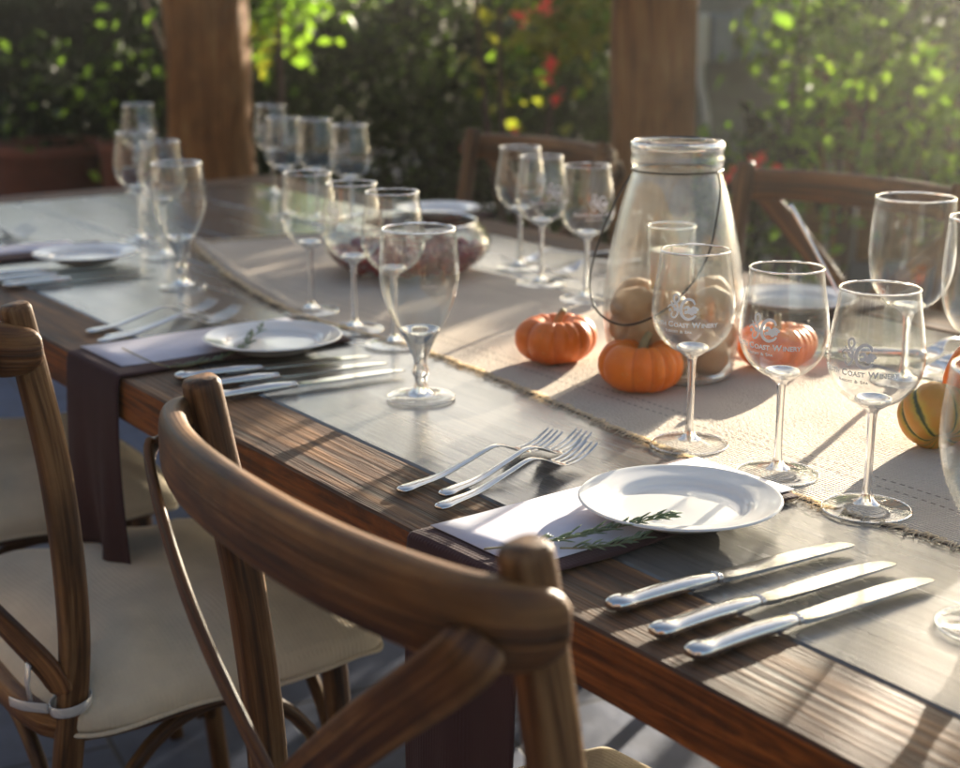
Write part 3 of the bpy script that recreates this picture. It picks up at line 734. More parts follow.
# ------------------------------------------------------------------ pumpkins and gourd
def make_pumpkin(name, label, loc, r, h, ribs, rz, material, stem_r=.006, squash=1.0, seed=0, cat='pumpkin', grp='small orange pumpkins', tilt=(0, 0)):
    rs = random.Random(seed); nu, nv = 20, 120; v = []; rib = []
    wob = [rs.uniform(.90, 1.09) for _ in range(ribs)]; off = [rs.uniform(-.2, .2) for _ in range(ribs)]
    for i in range(nu+1):
        ph = PI*i/nu
        for j in range(nv):
            th = 2*PI*j/nv; x = (th/(2*PI)*ribs+.30*sin(th*2+seed)+.18*sin(th*3+seed*2)) % ribs; k = int(x) % ribs; u = (x-int(x)); 
            g = abs(sin(PI*u))**.62; depth = .125*(.35+.65*sin(ph)**.8)
            rr = r*(1-depth*(1-g))*(wob[k]*g+(1-g))
            R_ = rr*(sin(ph)**.80); z = h/2*cos(ph); dip = .30*h*math.exp(-(R_/(r*.36))**2)
            z = z-dip if z > 0 else z+dip*.5
            if z > 0: z += h*.05*g*sin(ph)
            v.append((R_*cos(th), R_*sin(th)*squash, z)); rib.append(g)
    m = MB(); m.add(v, grid_faces(nu+1, nv), rib=rib)
    t = thing(name, label, cat, loc, rz, grp)
    zmin = min(p[2] for p in v); body = m.build('flesh', material, t, rib=True); body.location = (0, 0, -zmin)
    s = MB(); z0 = -zmin+h/2-.30*h-.004
    P = smooth_pts([(0, 0, z0), (.001, 0, z0+.010), (.004, .001, z0+.021), (.010, .003, z0+.030)], 4)
    v0 = len(s.v); sweep(s, P, [stem_r*(2.6-1.3*i/len(P)) for i in range(len(P))], [stem_r*(2.5-1.3*i/len(P)) for i in range(len(P))], upv=(1, 0, 0), n=10, p=1.6)
    s.build('stalk', M['stalk'], t)
    t.rotation_euler = (tilt[0], tilt[1], rz); return t
make_pumpkin('pumpkin', 'left small orange pumpkin, farthest left beside the tall jar', at(556, 360, TZ+.003), .052, .064, 10, .3, M['pumpkin_deep'], seed=1)
make_pumpkin('pumpkin', 'orange pumpkin in front of the tall jar, between two others', at(641, 388, TZ+.003), .050, .064, 11, 1.1, M['pumpkin'], seed=2)
make_pumpkin('pumpkin', 'orange pumpkin seen through the middle logo glass, right of the jar', at(775, 366, TZ+.003), .049, .060, 12, 2.0, M['pumpkin'], seed=3)
make_pumpkin('pumpkin', 'tall orange pumpkin at the right edge behind the striped gourd', at(996, 436, TZ+.003), .062, .115, 10, 2.6, M['pumpkin'], seed=4)
gd = make_pumpkin('gourd', 'yellow and green striped gourd in front of the right edge pumpkin', at(941, 452, TZ+.003), .036, .066, 9, .4, M['gourd'], seed=6, cat='gourd', grp=None, stem_r=.003)
gd.rotation_euler = (R(-35), R(-35), .4); gd.location.z += .012

# ------------------------------------------------------------------ tall jar with wire handle
jc = at(671, 374); jrz = camaz(jc)
jar = thing('jar', 'tall clear glass jar with wire handle, candle and brown nuts inside', 'jar', jc, jrz)
jp = smooth_pts([(.060, .0008), (.072, .004), (.0765, .012), (.0800, .035), (.0850, .065), (.0862, .090), (.0835, .125), (.0770, .165), (.0680, .205), (.0595, .235), (.0545, .250), (.0520, .255), (.0550, .260), (.0562, .267), (.0548, .273), (.0562, .279), (.0560, .284), (.0540, .287)], 4)
def jr(z):
    for a, b in zip(jp, jp[1:]):
        if a[1] <= z <= b[1]: return a[0]+(b[0]-a[0])*(z-a[1])/(b[1]-a[1]+1e-9)
    return jp[-1][0]
vessel([tuple(p) for p in jp], .0034, .008, 72).build('glass_body', M['jar'], jar)
m = MB(); lathe(m, [(0, .0045)]+[(.05, .004), (.0690, .006), (.0735, .0135), (.0760, .0135), (.0755, .006), (.070, .0016), (.05, .0012), (0, .0012)], 64); m.build('thick_base', M['solid'], jar)
m = MB(); lathe(m, smooth_pts([(.0505, .2865), (.0530, .2885), (.0560, .2875), (.0572, .2835), (.0560, .2800), (.0520, .2800), (.0505, .2830), (.0505, .2865)], 3), 64); m.build('lip', M['solid'], jar)
m = MB(); ring = [(.0545*cos(a), .0545*sin(a), .2545) for a in np.linspace(0, 2*PI, 65)[:-1]]; sweep(m, ring, .0022, .0022, n=8, p=2, closed=True)
ring = [(.0525*cos(a), .0525*sin(a), .2885) for a in np.linspace(0, 2*PI, 65)[:-1]]; sweep(m, ring, .0018, .0018, n=8, p=2, closed=True)
m.build('neck_wire', M['wire'], jar)
HP = [(62, .2545, .002), (54, .235, .004), (42, .205, .004), (31, .170, .004), (16, .135, .005), (-6, .100, .006), (-34, .078, .008), (-62, .084, .013), (-84, .110, .018), (-94, .145, .018), (-100, .185, .014), (-108, .225, .008), (-116, .2545, .002)]
hp = smooth_pts([((jr(z)+d)*cos(R(a)), (jr(z)+d)*sin(R(a)), z) for a, z, d in HP], 6)
m = MB(); sweep(m, hp, .0026, .0026, upv=(.3, .2, .9), n=8, p=2); m.build('wire_handle', M['wire'], jar)
# nuts in the jar
def nut_mesh(seed):
    rs = random.Random(seed); v = []; nu, nv = 16, 24; a, b = rs.uniform(.85, 1.1), rs.uniform(.8, 1)
    for i in range(nu+1):
        ph = PI*i/nu
        for j in range(nv):
            th = 2*PI*j/nv; r = 1+.035*sin(3*th+seed)*sin(ph)+.03*sin(7*ph+2*th)+(.05*abs(cos(th))**30)*sin(ph)
            v.append((r*a*sin(ph)*cos(th), r*b*sin(ph)*sin(th), r*1.12*cos(ph)))
    m = MB(); m.add(v, grid_faces(nu+1, nv)); return m
nm_ = [nut_mesh(i).build('nut', M['nut']) for i in range(3)]
placed = []; rs = random.Random(21)
for lay in range(3):
    z = .033+.0285*lay; cnt_ = (6, 6, 6, 4)[lay]; r0 = jr(z)-.0045-.0262
    for q in range(cnt_):
        a = 2*PI*(q+.5*(lay % 2)+rs.uniform(-.06, .06))/cnt_+(.3 if lay < 3 else 2.4*.3); r = rs.uniform(.0235, .0262)
        placed.append((np.array([r0*cos(a), r0*sin(a), z+rs.uniform(-.003, .003)+(.002 if lay == 3 else 0)]), r))
    if lay < 2: placed.append((np.array([rs.uniform(-.004, .004), rs.uniform(-.004, .004), z+.008]), .0225))
first = set()
for i, (p, r) in enumerate(placed):
    k = i % 3; src = nm_[k]
    o = src if k not in first else src.copy()
    if k in first: C.objects.link(o)
    first.add(k); o.location = Vector(p)+jc; o.scale = (r, r, r); o.rotation_euler = (rs.uniform(0, 6), rs.uniform(0, 6), rs.uniform(0, 6))
    tag(o, 'round tan nut heaped in the bottom of the tall jar', 'nut', 'tan nuts inside the tall jar')
# votive with candle
vz = .104
voff = Vector((rt[0], rt[1], 0))*-.004
vt = thing('votive_glass', 'small clear votive glass standing on the nuts inside the jar', 'candle holder', jc+voff+Vector((0, 0, vz)))
vessel([(.024, 0), (.027, .002), (.0275, .02), (.029, .06), (.030, .082)], .0018, .004, 40).build('cup', M['glass'], vt)
m = MB(); lathe(m, [(.0284, .082), (.0292, .0832), (.0302, .082), (.0292, .0808), (.0284, .082)], 40); m.build('rim', M['solid'], vt)
cn = thing('candle', 'cream wax candle inside the votive glass', 'candle', jc+voff+Vector((0, 0, vz+.0045)))
m = MB(); lathe(m, [(0, 0), (.0235, 0), (.0250, .02), (.0262, .046), (.0250, .048), (.015, .0455), (0, .045)], 40); m.build('wax', M['wax'], cn)
m = MB(); sweep(m, [(0, 0, .044), (.0004, 0, .050), (.0015, 0, .055)], .0014, .0014, upv=(1, 0, 0), n=6, p=2); m.build('wick', M['wire'], cn)

# ------------------------------------------------------------------ bowl of berries
bc = at(408, 274)
bo = thing('glass_bowl', 'low round glass bowl filled with dark red berries', 'bowl', bc)
bp = smooth_pts([(.050, .0008), (.066, .003), (.098, .012), (.128, .030), (.141, .050), (.138, .068), (.127, .083), (.119, .090)], 5)
vessel([tuple(p) for p in bp], .0028, .007, 72).build('glass_body', M['bowlglass'], bo)
m = MB(); lathe(m, smooth_pts([(.1160, .090), (.1178, .0922), (.1200, .090), (.1178, .0880), (.1160, .090)], 3), 72); m.build('rim', M['solid'], bo)
def br(z):
    for a, b in zip(bp, bp[1:]):
        if a[1] <= z <= b[1]: return a[0]+(b[0]-a[0])*(z-a[1])/(b[1]-a[1]+1e-9)
    return .04
m = MB(); rs = random.Random(5); cnt = 0
sv = []; sf = None
for i in range(7):
    for j in range(10): sv.append((sin(PI*i/6)*cos(2*PI*j/10), sin(PI*i/6)*sin(2*PI*j/10), cos(PI*i/6)))
sv = np.array(sv); sf = grid_faces(7, 10)
occ = []
while cnt < 620:
    cnt += 1
    r = rs.uniform(.0065, .0095); z = .009+r+rs.random()**.8*.026; q = (br(z)-.005-r)*math.sqrt(rs.random()) if rs.random() < .5 else (br(z)-.0045-r); a = rs.uniform(0, 2*PI)
    p = np.array([q*cos(a), q*sin(a), z]); 
    m.add(sv*r*np.array([1, rs.uniform(.9, 1.1), rs.uniform(.85, 1.1)])+p, sf)
be = m.build('berries', M['berry']); be.location = bc; tag(be, 'dark red berries heaped in the low glass bowl', 'berries', kind='stuff')

# ------------------------------------------------------------------ chairs
def make_chair(label, loc, rz=0):
    t = thing('crossback_chair', label, 'chair', loc, rz, 'wooden cross-back chairs around the table')
    SH = .445; hx = .222
    # rear posts: one bent piece from floor to top
    for s in (-1, 1):
        P = smooth_pts([(s*.205, -.255, 0), (s*.207, -.215, .22), (s*.212, -.180, .44), (s*.218, -.172, .56), (s*.226, -.182, .72), (s*.229, -.204, .86), (s*.229, -.212, .908)], 6)
        n = len(P); wds = [.029+.004*min(1, i/n*2) for i in range(n)]; wds = [w*(1-.12*max(0, i/n-.7)/.3) for i, w in enumerate(wds)]; wds[-1] *= .86
        m = MB(); sweep(m, P, [w*.96 for w in wds], wds, upv=(0, 1, 0), n=20, p=3.1); m.build('rear_post', M['chair_z'], t)
    for s in (-1, 1):
        P = smooth_pts([(s*.200, .205, 0), (s*.195, .185, .2), (s*.188, .170, SH-.02)], 5)
        m = MB(); sweep(m, P, [.024+.010*i/len(P) for i in range(len(P))], [.024+.010*i/len(P) for i in range(len(P))], upv=(0, 1, 0), n=14, p=2.6); m.build('front_leg', M['chair_z'], t)
    # top rail, bowed backwards, wrapping the posts from behind
    P = smooth_pts([(-.250, -.190, .862), (-.244, -.215, .863), (-.212, -.244, .865), (-.12, -.268, .867), (0, -.276, .868), (.12, -.268, .867), (.210, -.244, .865), (.238, -.218, .863), (.243, -.192, .862)], 7)
    n = len(P); ws = taper_ends([.024]*n, 5, .45); ts = taper_ends([.058]*n, 11, .12)
    m = MB(); sweep(m, P, ws, ts, n=24, p=3.2); m.build('top_rail', M['chair'], t)
    # cross straps
    for s in (-1, 1):
        off = .004 if s > 0 else -.004
        P = smooth_pts([(s*.236, -.244, .862), (s*.226, -.260, .842), (s*.12, -.268+off, .755), (0, -.258+off, .655), (-s*.11, -.240+off, .57), (-s*.20, -.200, .495), (-s*.214, -.190, .465)], 6)
        n = len(P); ws = taper_ends([.040]*n, 4, .35)
        m = MB(); sweep(m, P, taper_ends([.0085]*n, 2, .6), ws, n=14, p=3.4, sides=[(s*sin(R(24)*max(-1, min(1, s*p[0]/.10+1.2))), -cos(R(24)*max(-1, min(1, s*p[0]/.10+1.2))), 0) for p in P])
        # flat band: thin across the back, wide in its own plane
        m.build('cross_strap', M['chair'], t)
    # seat frame: rounded trapezoid ring
    ring = smooth_pts([(-.200, -.185), (0, -.200), (.200, -.185), (.222, -.02), (.222, .14), (.185, .198), (0, .212), (-.185, .198), (-.222, .14), (-.222, -.02)], 6, True)
    m = MB(); sweep(m, [(p[0], p[1], SH-.020) for p in ring], .030, .040, n=12, p=3.5, closed=True); m.build('seat_frame', M['chair'], t)
    m = MB(); v = [(0, 0, SH-.004)]+[(p[0]*.97, p[1]*.97, SH-.004) for p in ring]+[(0, 0, SH-.014)]+[(p[0]*.97, p[1]*.97, SH-.014) for p in ring]
    k = len(ring); f = [(0, i+1, (i+1) % k+1) for i in range(k)]+[(k+1, (i+1) % k+k+2, i+k+2) for i in range(k)]
    m.add(v, f); m.build('seat', M['chair'], t, smooth=False)
    # curved braces under the seat
    for (ax, ay, bx, by) in ((-.19, -.19, .19, -.19), (-.19, .18, .19, .18), (-.20, -.17, -.20, .17), (.20, -.17, .20, .17)):
        P = []
        for i in range(17):
            q = i/16; z = .16+.235*math.sqrt(max(0, 1-(2*q-1)**2)); P.append((ax+(bx-ax)*q, ay+(by-ay)*q, z))
        m = MB(); sweep(m, P, .018, .018, upv=((0, 1, 0) if ay == by else (1, 0, 0)), n=10, p=2.2); m.build('brace', M['chair_z'], t)
    # cushion
    rs = random.Random(9); v = []; nr = 20; kk = 72
    cr = smooth_pts([(-.205, -.175), (0, -.188), (.205, -.175), (.228, -.02), (.232, .15), (.195, .212), (0, .226), (-.195, .212), (-.232, .15), (-.228, -.02)], 12, True); kk = len(cr)
    rows = []
    for i in range(nr+1):
        q = i/nr; z = SH+.002+.036*(1-q**5)**.5 if i < nr else SH+.010; z += .024*(1-q*q); rows.append((q, z))
    rows += [(1.035, SH+.006), (1.068, SH-.006), (1.072, SH-.019), (1.064, SH-.028), (1.056, SH-.020), (.985, SH-.001), (.6, SH-.001)]
    for q, z in rows:
        for j, p in enumerate(cr):
            wr = .0026*sin(p[0]*q*34+p[1]*q*21+2*sin(p[1]*q*15))+.0022*sin(p[0]*q*17-p[1]*q*48+1)+.0036*sin(j*.55+1.5*sin(j*.13))*q**5
            pk = -.004*math.exp(-((q*p[0]-.02)**2+(q*p[1]-.02)**2)/.0006) if z > SH+.02 else 0
            v.append((p[0]*q*(1+.004*sin(j*.9)), p[1]*q, z+(wr+pk if z > SH+.012 else 0)))
    m = MB(); m.add(v, grid_faces(len(rows), kk)); cu = m.build('cushion', M['cushion'], t)
    m = MB(); sweep(m, [(p[0]*1.071, p[1]*1.071, SH-.026+.0020*sin(j*.42)) for j, p in enumerate(cr)], .006, .006, n=8, p=2, closed=True); m.build('piping', M['cushion'], cu)
    # strap holding the cushion to the post
    m = MB(); P = [(.212+.023*cos(a), -.180+.023*sin(a), .452+.004*sin(a)) for a in np.linspace(0, 2*PI, 25)[:-1]]
    sweep(m, P, .002, .012, n=8, p=3, closed=True)
    sweep(m, smooth_pts([(.212, -.206, .452), (.190, -.225, .452), (.165, -.232, .450)], 4), .002, .012, n=8, p=3)
    sweep(m, [(.185, -.215, .45), (.183, -.217, .475), (.184, -.214, .497)], .013, .003, upv=(0, 1, 0), n=8, p=3)
    m.build('cushion_tie', M['plastic'], t)
    return t
ch = make_chair('near wooden cross-back chair in front, its curved top rail across the view', (.436, .030, 0), R(-1.5))
dup(ch, (-.424, .004, 0), R(2), 'wooden chair with beige cushion left of the nearest chair')
dup(ch, (-1.085, .03, 0), R(-2), 'chair at the left behind the hanging brown napkin')
dup(ch, (-1.36, 1.135, 0), PI+R(2), 'far side wooden chair behind the three wine glasses')
dup(ch, (-.46, 1.14, 0), PI+R(4), 'far side wooden chair at the right behind the jar and logo glasses')

# ------------------------------------------------------------------ pergola posts, beams, added vine screen
SUN_AZ, SUN_EL = R(115), R(12)
SD = np.array([cos(SUN_EL)*cos(SUN_AZ), cos(SUN_EL)*sin(SUN_AZ), sin(SUN_EL)])
def rough_post(label, p, w, seed):
    rs = random.Random(seed); P = [(p.x+rs.uniform(-.006, .006), p.y+rs.uniform(-.006, .006), z) for z in np.linspace(0, 2.6, 14)]
    m = MB(); sweep(m, P, [w*rs.uniform(.97, 1.03) for _ in P], [w*rs.uniform(.97, 1.03) for _ in P], upv=(fw[0], fw[1], 0), n=24, p=4.5)
    o = m.build('pergola_post', M['post']); return tag(o, label, 'post', 'thick wooden pergola posts')
rough_post('thick orange brown wooden post at the left beyond the table end', bg(206, 4.7), .245, 1)
rough_post('thick brown wooden post behind the tall jar', bg(655, 4.6), .245, 2)
def beam(a, b, w, h, label):
    m = MB(); P = [tuple(Vector(a).lerp(Vector(b), i/10)) for i in range(11)]; sweep(m, P, w, h, n=16, p=6)
    return tag(m.build('pergola_beam', M['post']), label, 'beam', 'pergola roof beams')
a, b = bg(206, 4.7, 2.66), bg(655, 4.6, 2.66); d = (b-a).normalized()
beam(a-d*1.5, b+d*3.5, .16, .2, 'long roof beam resting on the two wooden posts')

for k, x in enumerate(np.arange(-4.2, 2.4, .62)):  # unseen rafters added to darken overhead sky light and steel reflections
    beam((x, -3.6, 2.83), (x+.02, 3.7, 2.83), .055, .13, 'added slim roof rafter, unseen above the table, one of an even row')
t = thing('house', 'added brown rendered house wall with dark windows, unseen behind the camera', 'house', (0, -3.9, 0))  # unseen wall added to darken the fill light and glass reflections
m = MB(); box(m, -9, 6, -.1, .1, 0, 3.1, b=.01); m.build('wall', M['wallpaint'], t, smooth=False)
for x in (-5.5, -3.0, -.5, 2.2):
    m = MB(); box(m, x-.6, x+.6, .101, .13, .9, 2.3, b=.005); fr_ = m.build('window', M['boxwhite'], t, smooth=False)
    m = MB(); box(m, x-.52, x+.52, .131, .14, .98, 2.22); m.build('pane', M['wire'], fr_, smooth=False)

def leaf_cloud(mb, pts, size, rs, flat=0.0, mats=(0, 1, 2), pm=(.4, .4, .2), asp=.62, clump_tone=None):
    n = len(pts); v = np.zeros((n, 4, 3)); pts = np.array(pts)
    d = rs.normal(size=(n, 3)); d[:, 2] -= .5; d /= np.linalg.norm(d, axis=1)[:, None]
    q = rs.normal(size=(n, 3)); q[:, 2] += flat*3; s = np.cross(d, q); s /= np.linalg.norm(s, axis=1)[:, None]
    nn = np.cross(s, d); L = size*rs.uniform(.6, 1.25, (n, 1)); Wd = L*asp*.5
    v[:, 0] = pts-d*L*.5; v[:, 2] = pts+d*L*.5; c = pts-d*L*.05+nn*L*.10
    v[:, 1] = c+s*Wd; v[:, 3] = c-s*Wd
    f = np.arange(n)[:, None]*4
    faces = [(k*4, k*4+1, k*4+2) for k in range(n)]+[(k*4, k*4+2, k*4+3) for k in range(n)]
    o = len(mb.v); mb.v += [tuple(x) for x in v.reshape(-1, 3).tolist()]
    mb.f += [tuple(i+o for i in q_) for q_ in faces]
    mi = rs.choice(mats, n, p=pm).tolist() if clump_tone is None else clump_tone
    mb.m += mi+mi; mb.rib += [0.]*(4*n)
    return mb

LIT = []   # gaps cut in the added vine screen to set sun patches on chosen spots
def lit(x, y, r, z=TZ): LIT.append((np.array(at(x, y, z)), r))
for x, y, r in ((735, 470, .035), (770, 455, .05), (800, 430, .05), (835, 405, .045), (700, 475, .03), (870, 500, .03), (850, 470, .04), (830, 445, .04), (890, 372, .04), (780, 490, .03),
                (455, 352, .035), (490, 362, .035), (520, 372, .03), (430, 342, .03), (245, 448, .03), (290, 470, .025), (200, 290, .03), (330, 262, .03), (640, 600, .022), (680, 560, .03), (730, 548, .03), (620, 625, .02),
                (800, 665, .018), (850, 650, .018), (900, 640, .016), (760, 680, .018), (470, 535, .035), (520, 540, .025), (560, 440, .02), (590, 445, .02), (420, 395, .02), (300, 325, .02), (560, 260, .03)): lit(x, y, r)
for x, y, r, z in ((168, 400, .03, .9), (200, 450, .03, .9), (260, 480, .025, .9), (350, 520, .025, .9), (450, 550, .02, .9), (560, 610, .025, .9), (60, 440, .02, .8), (210, 395, .03, .9),
                   (556, 335, .035, .80), (650, 355, .035, .80), (700, 230, .05, .95), (715, 300, .05, .85), (690, 180, .05, 1.0), (660, 250, .03, .95), (720, 350, .04, .80),
                   (200, 545, .02, .48), (240, 560, .03, .48), (160, 590, .02, .48), (310, 600, .03, .48), (340, 615, .03, .48), (100, 600, .02, .48), (230, 640, .02, .48), (60, 620, .02, .48), (190, 600, .02, .48), (380, 250, .04, .84),
                   (640, 700, .02, 0), (940, 390, .04, .82), (880, 300, .03, .93), (420, 240, .03, .93)): lit(x, y, r, z)
for z in (.80, .86, .92, .98, 1.02): LIT.append((np.array([jc.x, jc.y, z]), .085))
for g_ in (0, 1, 2): LIT.append((np.array(at(*WG[g_][:2]))+np.array([0, 0, .15]), .05))
LIT.append((np.array(at(421, 398))+np.array([0, 0, .14]), .05))
rs = np.random.RandomState(4)
cand = np.column_stack([rs.uniform(-4.9, -.6, 4600), rs.uniform(4.7, 5.5, 4600), rs.uniform(1.0, 3.0, 4600)])
keep = np.ones(len(cand), bool)
for p, r in LIT:
    rel = cand-p; tt = rel@SD; perp = rel-tt[:, None]*SD; keep &= np.linalg.norm(perp, axis=1) > r+.035
vine = thing('added_vine_screen', 'added leafy vine screen, mostly out of view, gaps cut to dapple the low sun', 'vine', (-2.7, 5.1, 0))  # added leaf screen, mostly unseen, shaped to dapple sun on the table
for k in range(9):
    x = -2.1+k*.52; m = MB(); P = smooth_pts([(x, 0, 0), (x+.08*sin(k*2), .05, 1.1), (x-.07*sin(k), -.03, 2.1), (x+.05, 0, 2.9)], 5); sweep(m, P, .03, .03, upv=(1, 0, 0), n=7, p=2); m.build('stem', M['bark'], vine)
m = MB(); leaf_cloud(m, cand[keep]-np.array(vine.location), .11, rs, .8, asp=.9); m.build('foliage', [M['leaf_dark'], M['leaf_mid'], M['leaf_light']], vine, smooth=False)

# ------------------------------------------------------------------ garden behind
def bush(name, label, cat, x0, x1, d0, d1, z0, z1, n, size, pm, seed, group=None, clumps=60, mats=('leaf_dark', 'leaf_mid', 'leaf_light'), stems=6, blossoms=(), jag=.25):
    rs = np.random.RandomState(seed); c = bg((x0+x1)/2, (d0+d1)/2)
    t = thing(name, label, cat, c, 0, group); co = np.array(c)
    pts = []; tone = []
    for k in range(clumps):
        x = rs.uniform(x0, x1); d = rs.uniform(d0, d1); zt = z0+(z1-z0)*rs.random()**(1.0 if name == 'hedge' else .7)+ (rs.uniform(-jag, jag)*.5)
        p = np.array(bg(x, d, max(zt, z0))); r = rs.uniform(.10, .24); m_ = int(n/clumps)
        q = rs.normal(size=(m_, 3))*r*.55+p; pts.append(q)
        tn = rs.choice(3, p=pm); tone += np.where(rs.random(m_) < .8, tn, rs.choice(3, m_, p=pm)).tolist()
    pts = np.vstack(pts)-co; pts[:, 2] = np.maximum(pts[:, 2], .02)
    m = MB(); leaf_cloud(m, pts, size, rs, .2, clump_tone=tone)
    m.build('foliage', [M[k] for k in mats], t, smooth=False)
    for k in range(stems):
        a = bg(rs.uniform(x0, x1), (d0+d1)/2)-c; b = a+Vector((rs.uniform(-.3, .3), rs.uniform(-.3, .3), z1*.9))
        m = MB(); P = smooth_pts([tuple(a), tuple(a.lerp(b, .5)+Vector((rs.uniform(-.08, .08), rs.uniform(-.08, .08), 0))), tuple(b)], 4)
        sweep(m, P, [.035-.02*i/len(P) for i in range(len(P))], [.035-.02*i/len(P) for i in range(len(P))], upv=(1, 0, 0), n=7, p=2); m.build('branch', M['bark'], t)
    for (x, z, d, r) in blossoms:
        m = MB(); p = np.array(bg(x, d, z))-co; leaf_cloud(m, rs.normal(size=(16, 3))*r*.30+p, r*.62, rs, 0, mats=(0,), pm=(1,), asp=.9); m.build('blossom', M['petal'], t, smooth=False)
    return t
def zy(y, d): return 1.21-(y+6)/F*d*.968*1.0   # height seen at row y at distance d
bush('shrub', 'tall dark evergreen shrub at the far left, deep shade put into its leaf colour', 'shrub', -160, 190, 6.6, 7.6, .15, 1.28, 22000, .06, (1, 0, 0), 31, 'shrubs behind the table', 150)
bush('hedge', 'dark olive green hedge between the two wooden posts, its top catching the sun', 'hedge', 215, 640, 7.2, 8.2, .02, 1.2, 52000, .045, (.22, .66, .12), 32, None, 330)
bush('vine', 'sunlit yellow green climbing vine right of the left post', 'vine', 225, 300, 5.6, 6.0, .98, 1.4, 1000, .075, (.35, .45, .20), 33, None, 16, mats=('leaf_mid', 'leaf_light', 'leaf_yellow'), stems=2)
bush('rose_bush', 'rose bush with red flowers left of the middle post', 'shrub', 520, 612, 5.8, 6.2, .80, 1.4, 700, .085, (.05, .45, .5), 34, None, 22, mats=('leaf_mid', 'leaf_light', 'leaf_yellow'), stems=3,
     blossoms=((546, zy(6, 6), 5.5, .06), (524, zy(16, 6), 5.5, .045), (551, zy(58, 6), 5.5, .045), (549, zy(72, 6), 5.5, .03), (557, zy(90, 6), 5.5, .04), (515, zy(120, 6), 5.5, .03), (463, zy(145, 6), 5.9, .03)))
bush('flowering_shrub', 'low shrub with small red flowers right of the tall jar', 'shrub', 715, 800, 4.9, 5.3, .35, .72, 700, .07, (.3, .4, .3), 35, None, 18, stems=3,
     blossoms=((760, zy(152, 5), 4.75, .034), (770, zy(149, 5), 4.75, .03), (731, zy(173, 5), 4.75, .034), (740, zy(163, 5), 4.75, .028), (744, zy(194, 5), 4.75, .03), (785, zy(160, 5), 4.75, .025)))
bush('climbing_vine', 'bright backlit climbing vine filling the right side of the garden', 'vine', 770, 1040, 5.6, 6.3, .35, 1.7, 3000, .085, (.40, .30, .30), 36, None, 90, stems=9, mats=('leaf_mid', 'leaf_light', 'leaf_glow'))
bush('shrub', 'olive shrub behind the climbing vine at the right', 'shrub', 700, 1100, 7.5, 8.6, .1, .95, 9000, .07, (.4, .4, .2), 37, 'shrubs behind the table', 120)
bush('tree_row', 'distant sunlit trees beyond the garden at the right', 'trees', 640, 1300, 12, 14, .1, 1.7, 12000, .12, (.05, .35, .6), 38, None, 200, stems=8, mats=('leaf_mid', 'leaf_light', 'leaf_glow'))
# garden wall with meter boxes
wc = bg(745, 6.9); wr = math.atan2(rt[1], rt[0])
w = thing('garden_wall', 'low grey stucco wall behind the middle post', 'wall', wc, wr)
m = MB(); box(m, -.42, .22, -.08, .08, 0, 1.9, b=.01); m.build('wall_face', M['stucco'], w, smooth=False)
def wbox(label, x0, x1, y0, y1, mt, name):
    d = 6.7; s = .968/F*d
    o = thing(name, label, 'utility box', bg((x0+x1)/2, d, zy(y1, d)), wr); m = MB(); h = (y1-y0)*s; wd = (x1-x0)*s
    box(m, -wd/2, wd/2, -.05, .06, 0, h, b=.008); m.build('case', M[mt], o, smooth=False)
    m = MB(); box(m, -wd/2+.01, wd/2-.01, -.062, -.0505, .01, h-.01, b=.004); m.build('cover', M[mt], o, smooth=False); return o
wbox('narrow white utility box beside the middle post', 694, 709, 14, 62, 'boxwhite', 'utility_box')
wbox('blue grey meter box on the wall right of the white box', 712, 734, 14, 62, 'boxgrey', 'utility_box')
wbox('second blue grey meter box, farther from the post', 737, 768, 12, 60, 'boxgrey', 'utility_box')
m = MB(); d = 6.66; P = smooth_pts([tuple(bg(703, d, zy(62, d))), tuple(bg(704, d, zy(85, d))), tuple(bg(709, d, zy(105, d))), tuple(bg(712, d, zy(140, d))), tuple(bg(712, d, 0))], 5)
sweep(m, P, .03, .03, upv=(1, 0, 0), n=10, p=2); tag(m.build('conduit_pipe', M['boxwhite']), 'pale conduit pipe running down from the white utility box', 'pipe')
fc = bg(870, 6.9); t = thing('trellis_fence', 'brown wooden slat fence behind the climbing vine', 'fence', fc, wr)
for k in range(14):
    m = MB(); x = -.62+k*.125; box(m, x, x+.095, -.012, .012, 0, .98+.01*(k % 3), b=.003); m.build('picket', M['post'], t, smooth=False)
m = MB(); box(m, -.66, 1.2, .0125, .05, .62, .70, b=.004); m.build('cross_rail', M['post'], t, smooth=False)
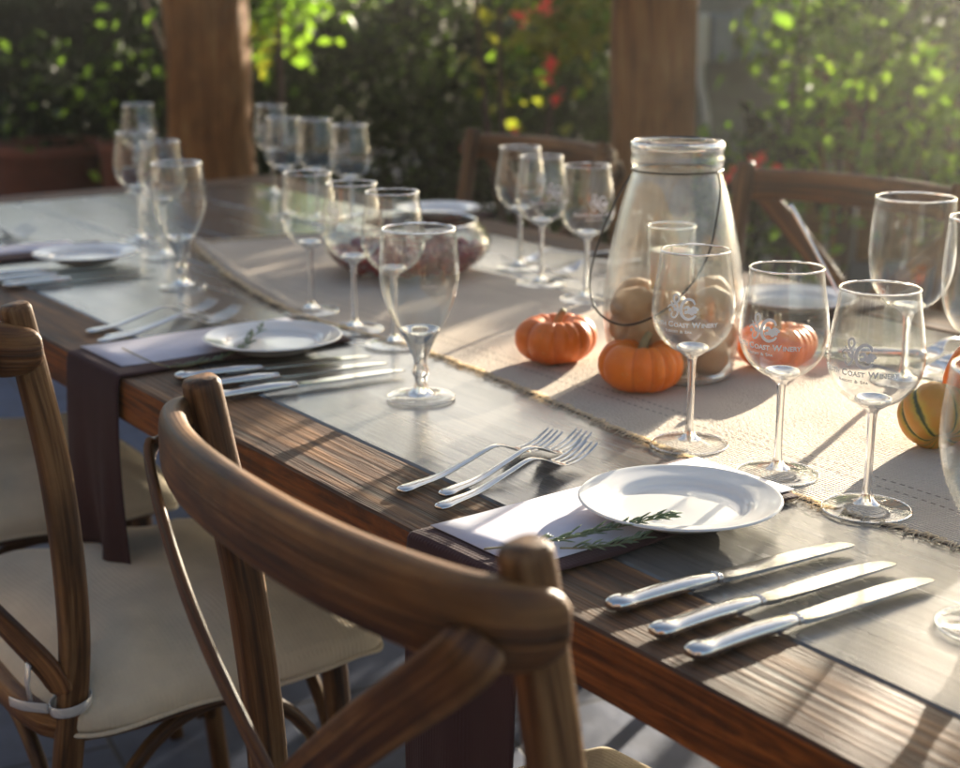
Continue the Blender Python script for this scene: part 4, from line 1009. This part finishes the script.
# terracotta pots
def pot(label, x, d, ztop, r, seed):
    p = bg(x, d); t = thing('flower_pot', label, 'plant pot', p, 0, 'terracotta flower pots'); m = MB()
    lathe(m, [(0, .0), (r*.66, .0), (r*.70, .02), (r*.93, ztop-.06), (r*.95, ztop-.055), (r, ztop-.05), (r, ztop), (r*.92, ztop), (r*.88, ztop-.05)], 40); m.build('pot', M['terracotta'], t)
    m = MB(); lathe(m, [(r*.89, ztop-.05), (0, ztop-.04)], 40); m.build('soil', M['soil'], t)
    rs = np.random.RandomState(seed); m = MB(); q = rs.normal(size=(420, 3))*np.array([r*.55, r*.55, .12])+np.array([0, 0, ztop+.16]); leaf_cloud(m, q, .06, rs, .3, pm=(.7, .25, .05)); m.build('foliage', [M['leaf_dark'], M['leaf_mid'], M['leaf_light']], t, smooth=False)
pot('large dark terracotta pot with plant at the far left', 38, 5.9, zy(140, 5.9), .25, 1)
pot('terracotta pot beside the left wooden post', 128, 5.7, zy(138, 5.7), .15, 2)

# ------------------------------------------------------------------ light
sun = bpy.data.lights.new('sun', 'SUN'); so = bpy.data.objects.new('sun', sun); C.objects.link(so)
sun.energy = 5.0; sun.angle = R(.55); sun.color = (1.0, .88, .70)
so.rotation_euler = Vector(-SD).to_track_quat('-Z', 'Y').to_euler()
w_ = bpy.data.worlds.new('World'); bpy.context.scene.world = w_; w_.use_nodes = True; nt = w_.node_tree
bgn = nt.nodes['Background']; sk = nt.nodes.new('ShaderNodeTexSky'); sk.sky_type = 'NISHITA'; sk.sun_disc = False
sk.sun_elevation = SUN_EL; sk.sun_rotation = PI/2-SUN_AZ; sk.dust_density = 2.6
nt.links.new(sk.outputs[0], bgn.inputs[0]); bgn.inputs[1].default_value = .072

sc = bpy.context.scene
sc.view_settings.view_transform = 'Standard'; sc.view_settings.look = 'None'; sc.view_settings.exposure = 2.12; sc.view_settings.use_white_balance = True; sc.view_settings.white_balance_temperature = 6450; sc.view_settings.gamma = 1
sc.view_settings.use_curve_mapping = False
sc.cycles.max_bounces = 14; sc.cycles.diffuse_bounces = 4; sc.cycles.glossy_bounces = 6; sc.cycles.transmission_bounces = 10; sc.cycles.transparent_max_bounces = 40
sc.cycles.sample_clamp_indirect = 6; sc.cycles.use_denoising = True; sc.cycles.caustics_reflective = False; sc.cycles.caustics_refractive = True; sc.cycles.blur_glossy = .4

m, nt, out = mat('glare_haze'); v = N(nt, 'VolumePrincipled'); v.inputs['Color'].default_value = (.95, .93, .88, 1); v.inputs['Density'].default_value = .0075; v.inputs['Anisotropy'].default_value = .86  # air volume added to stand in for the low sun's veiling glare
link(nt, v.outputs[0], out.inputs['Volume'])
hz = MB(); box(hz, -170, 170, -170, 170, -1.2, 6.2); tag(hz.build('haze', m, smooth=False), 'thin pale haze volume added to imitate veiling sun glare', 'haze', kind='stuff')
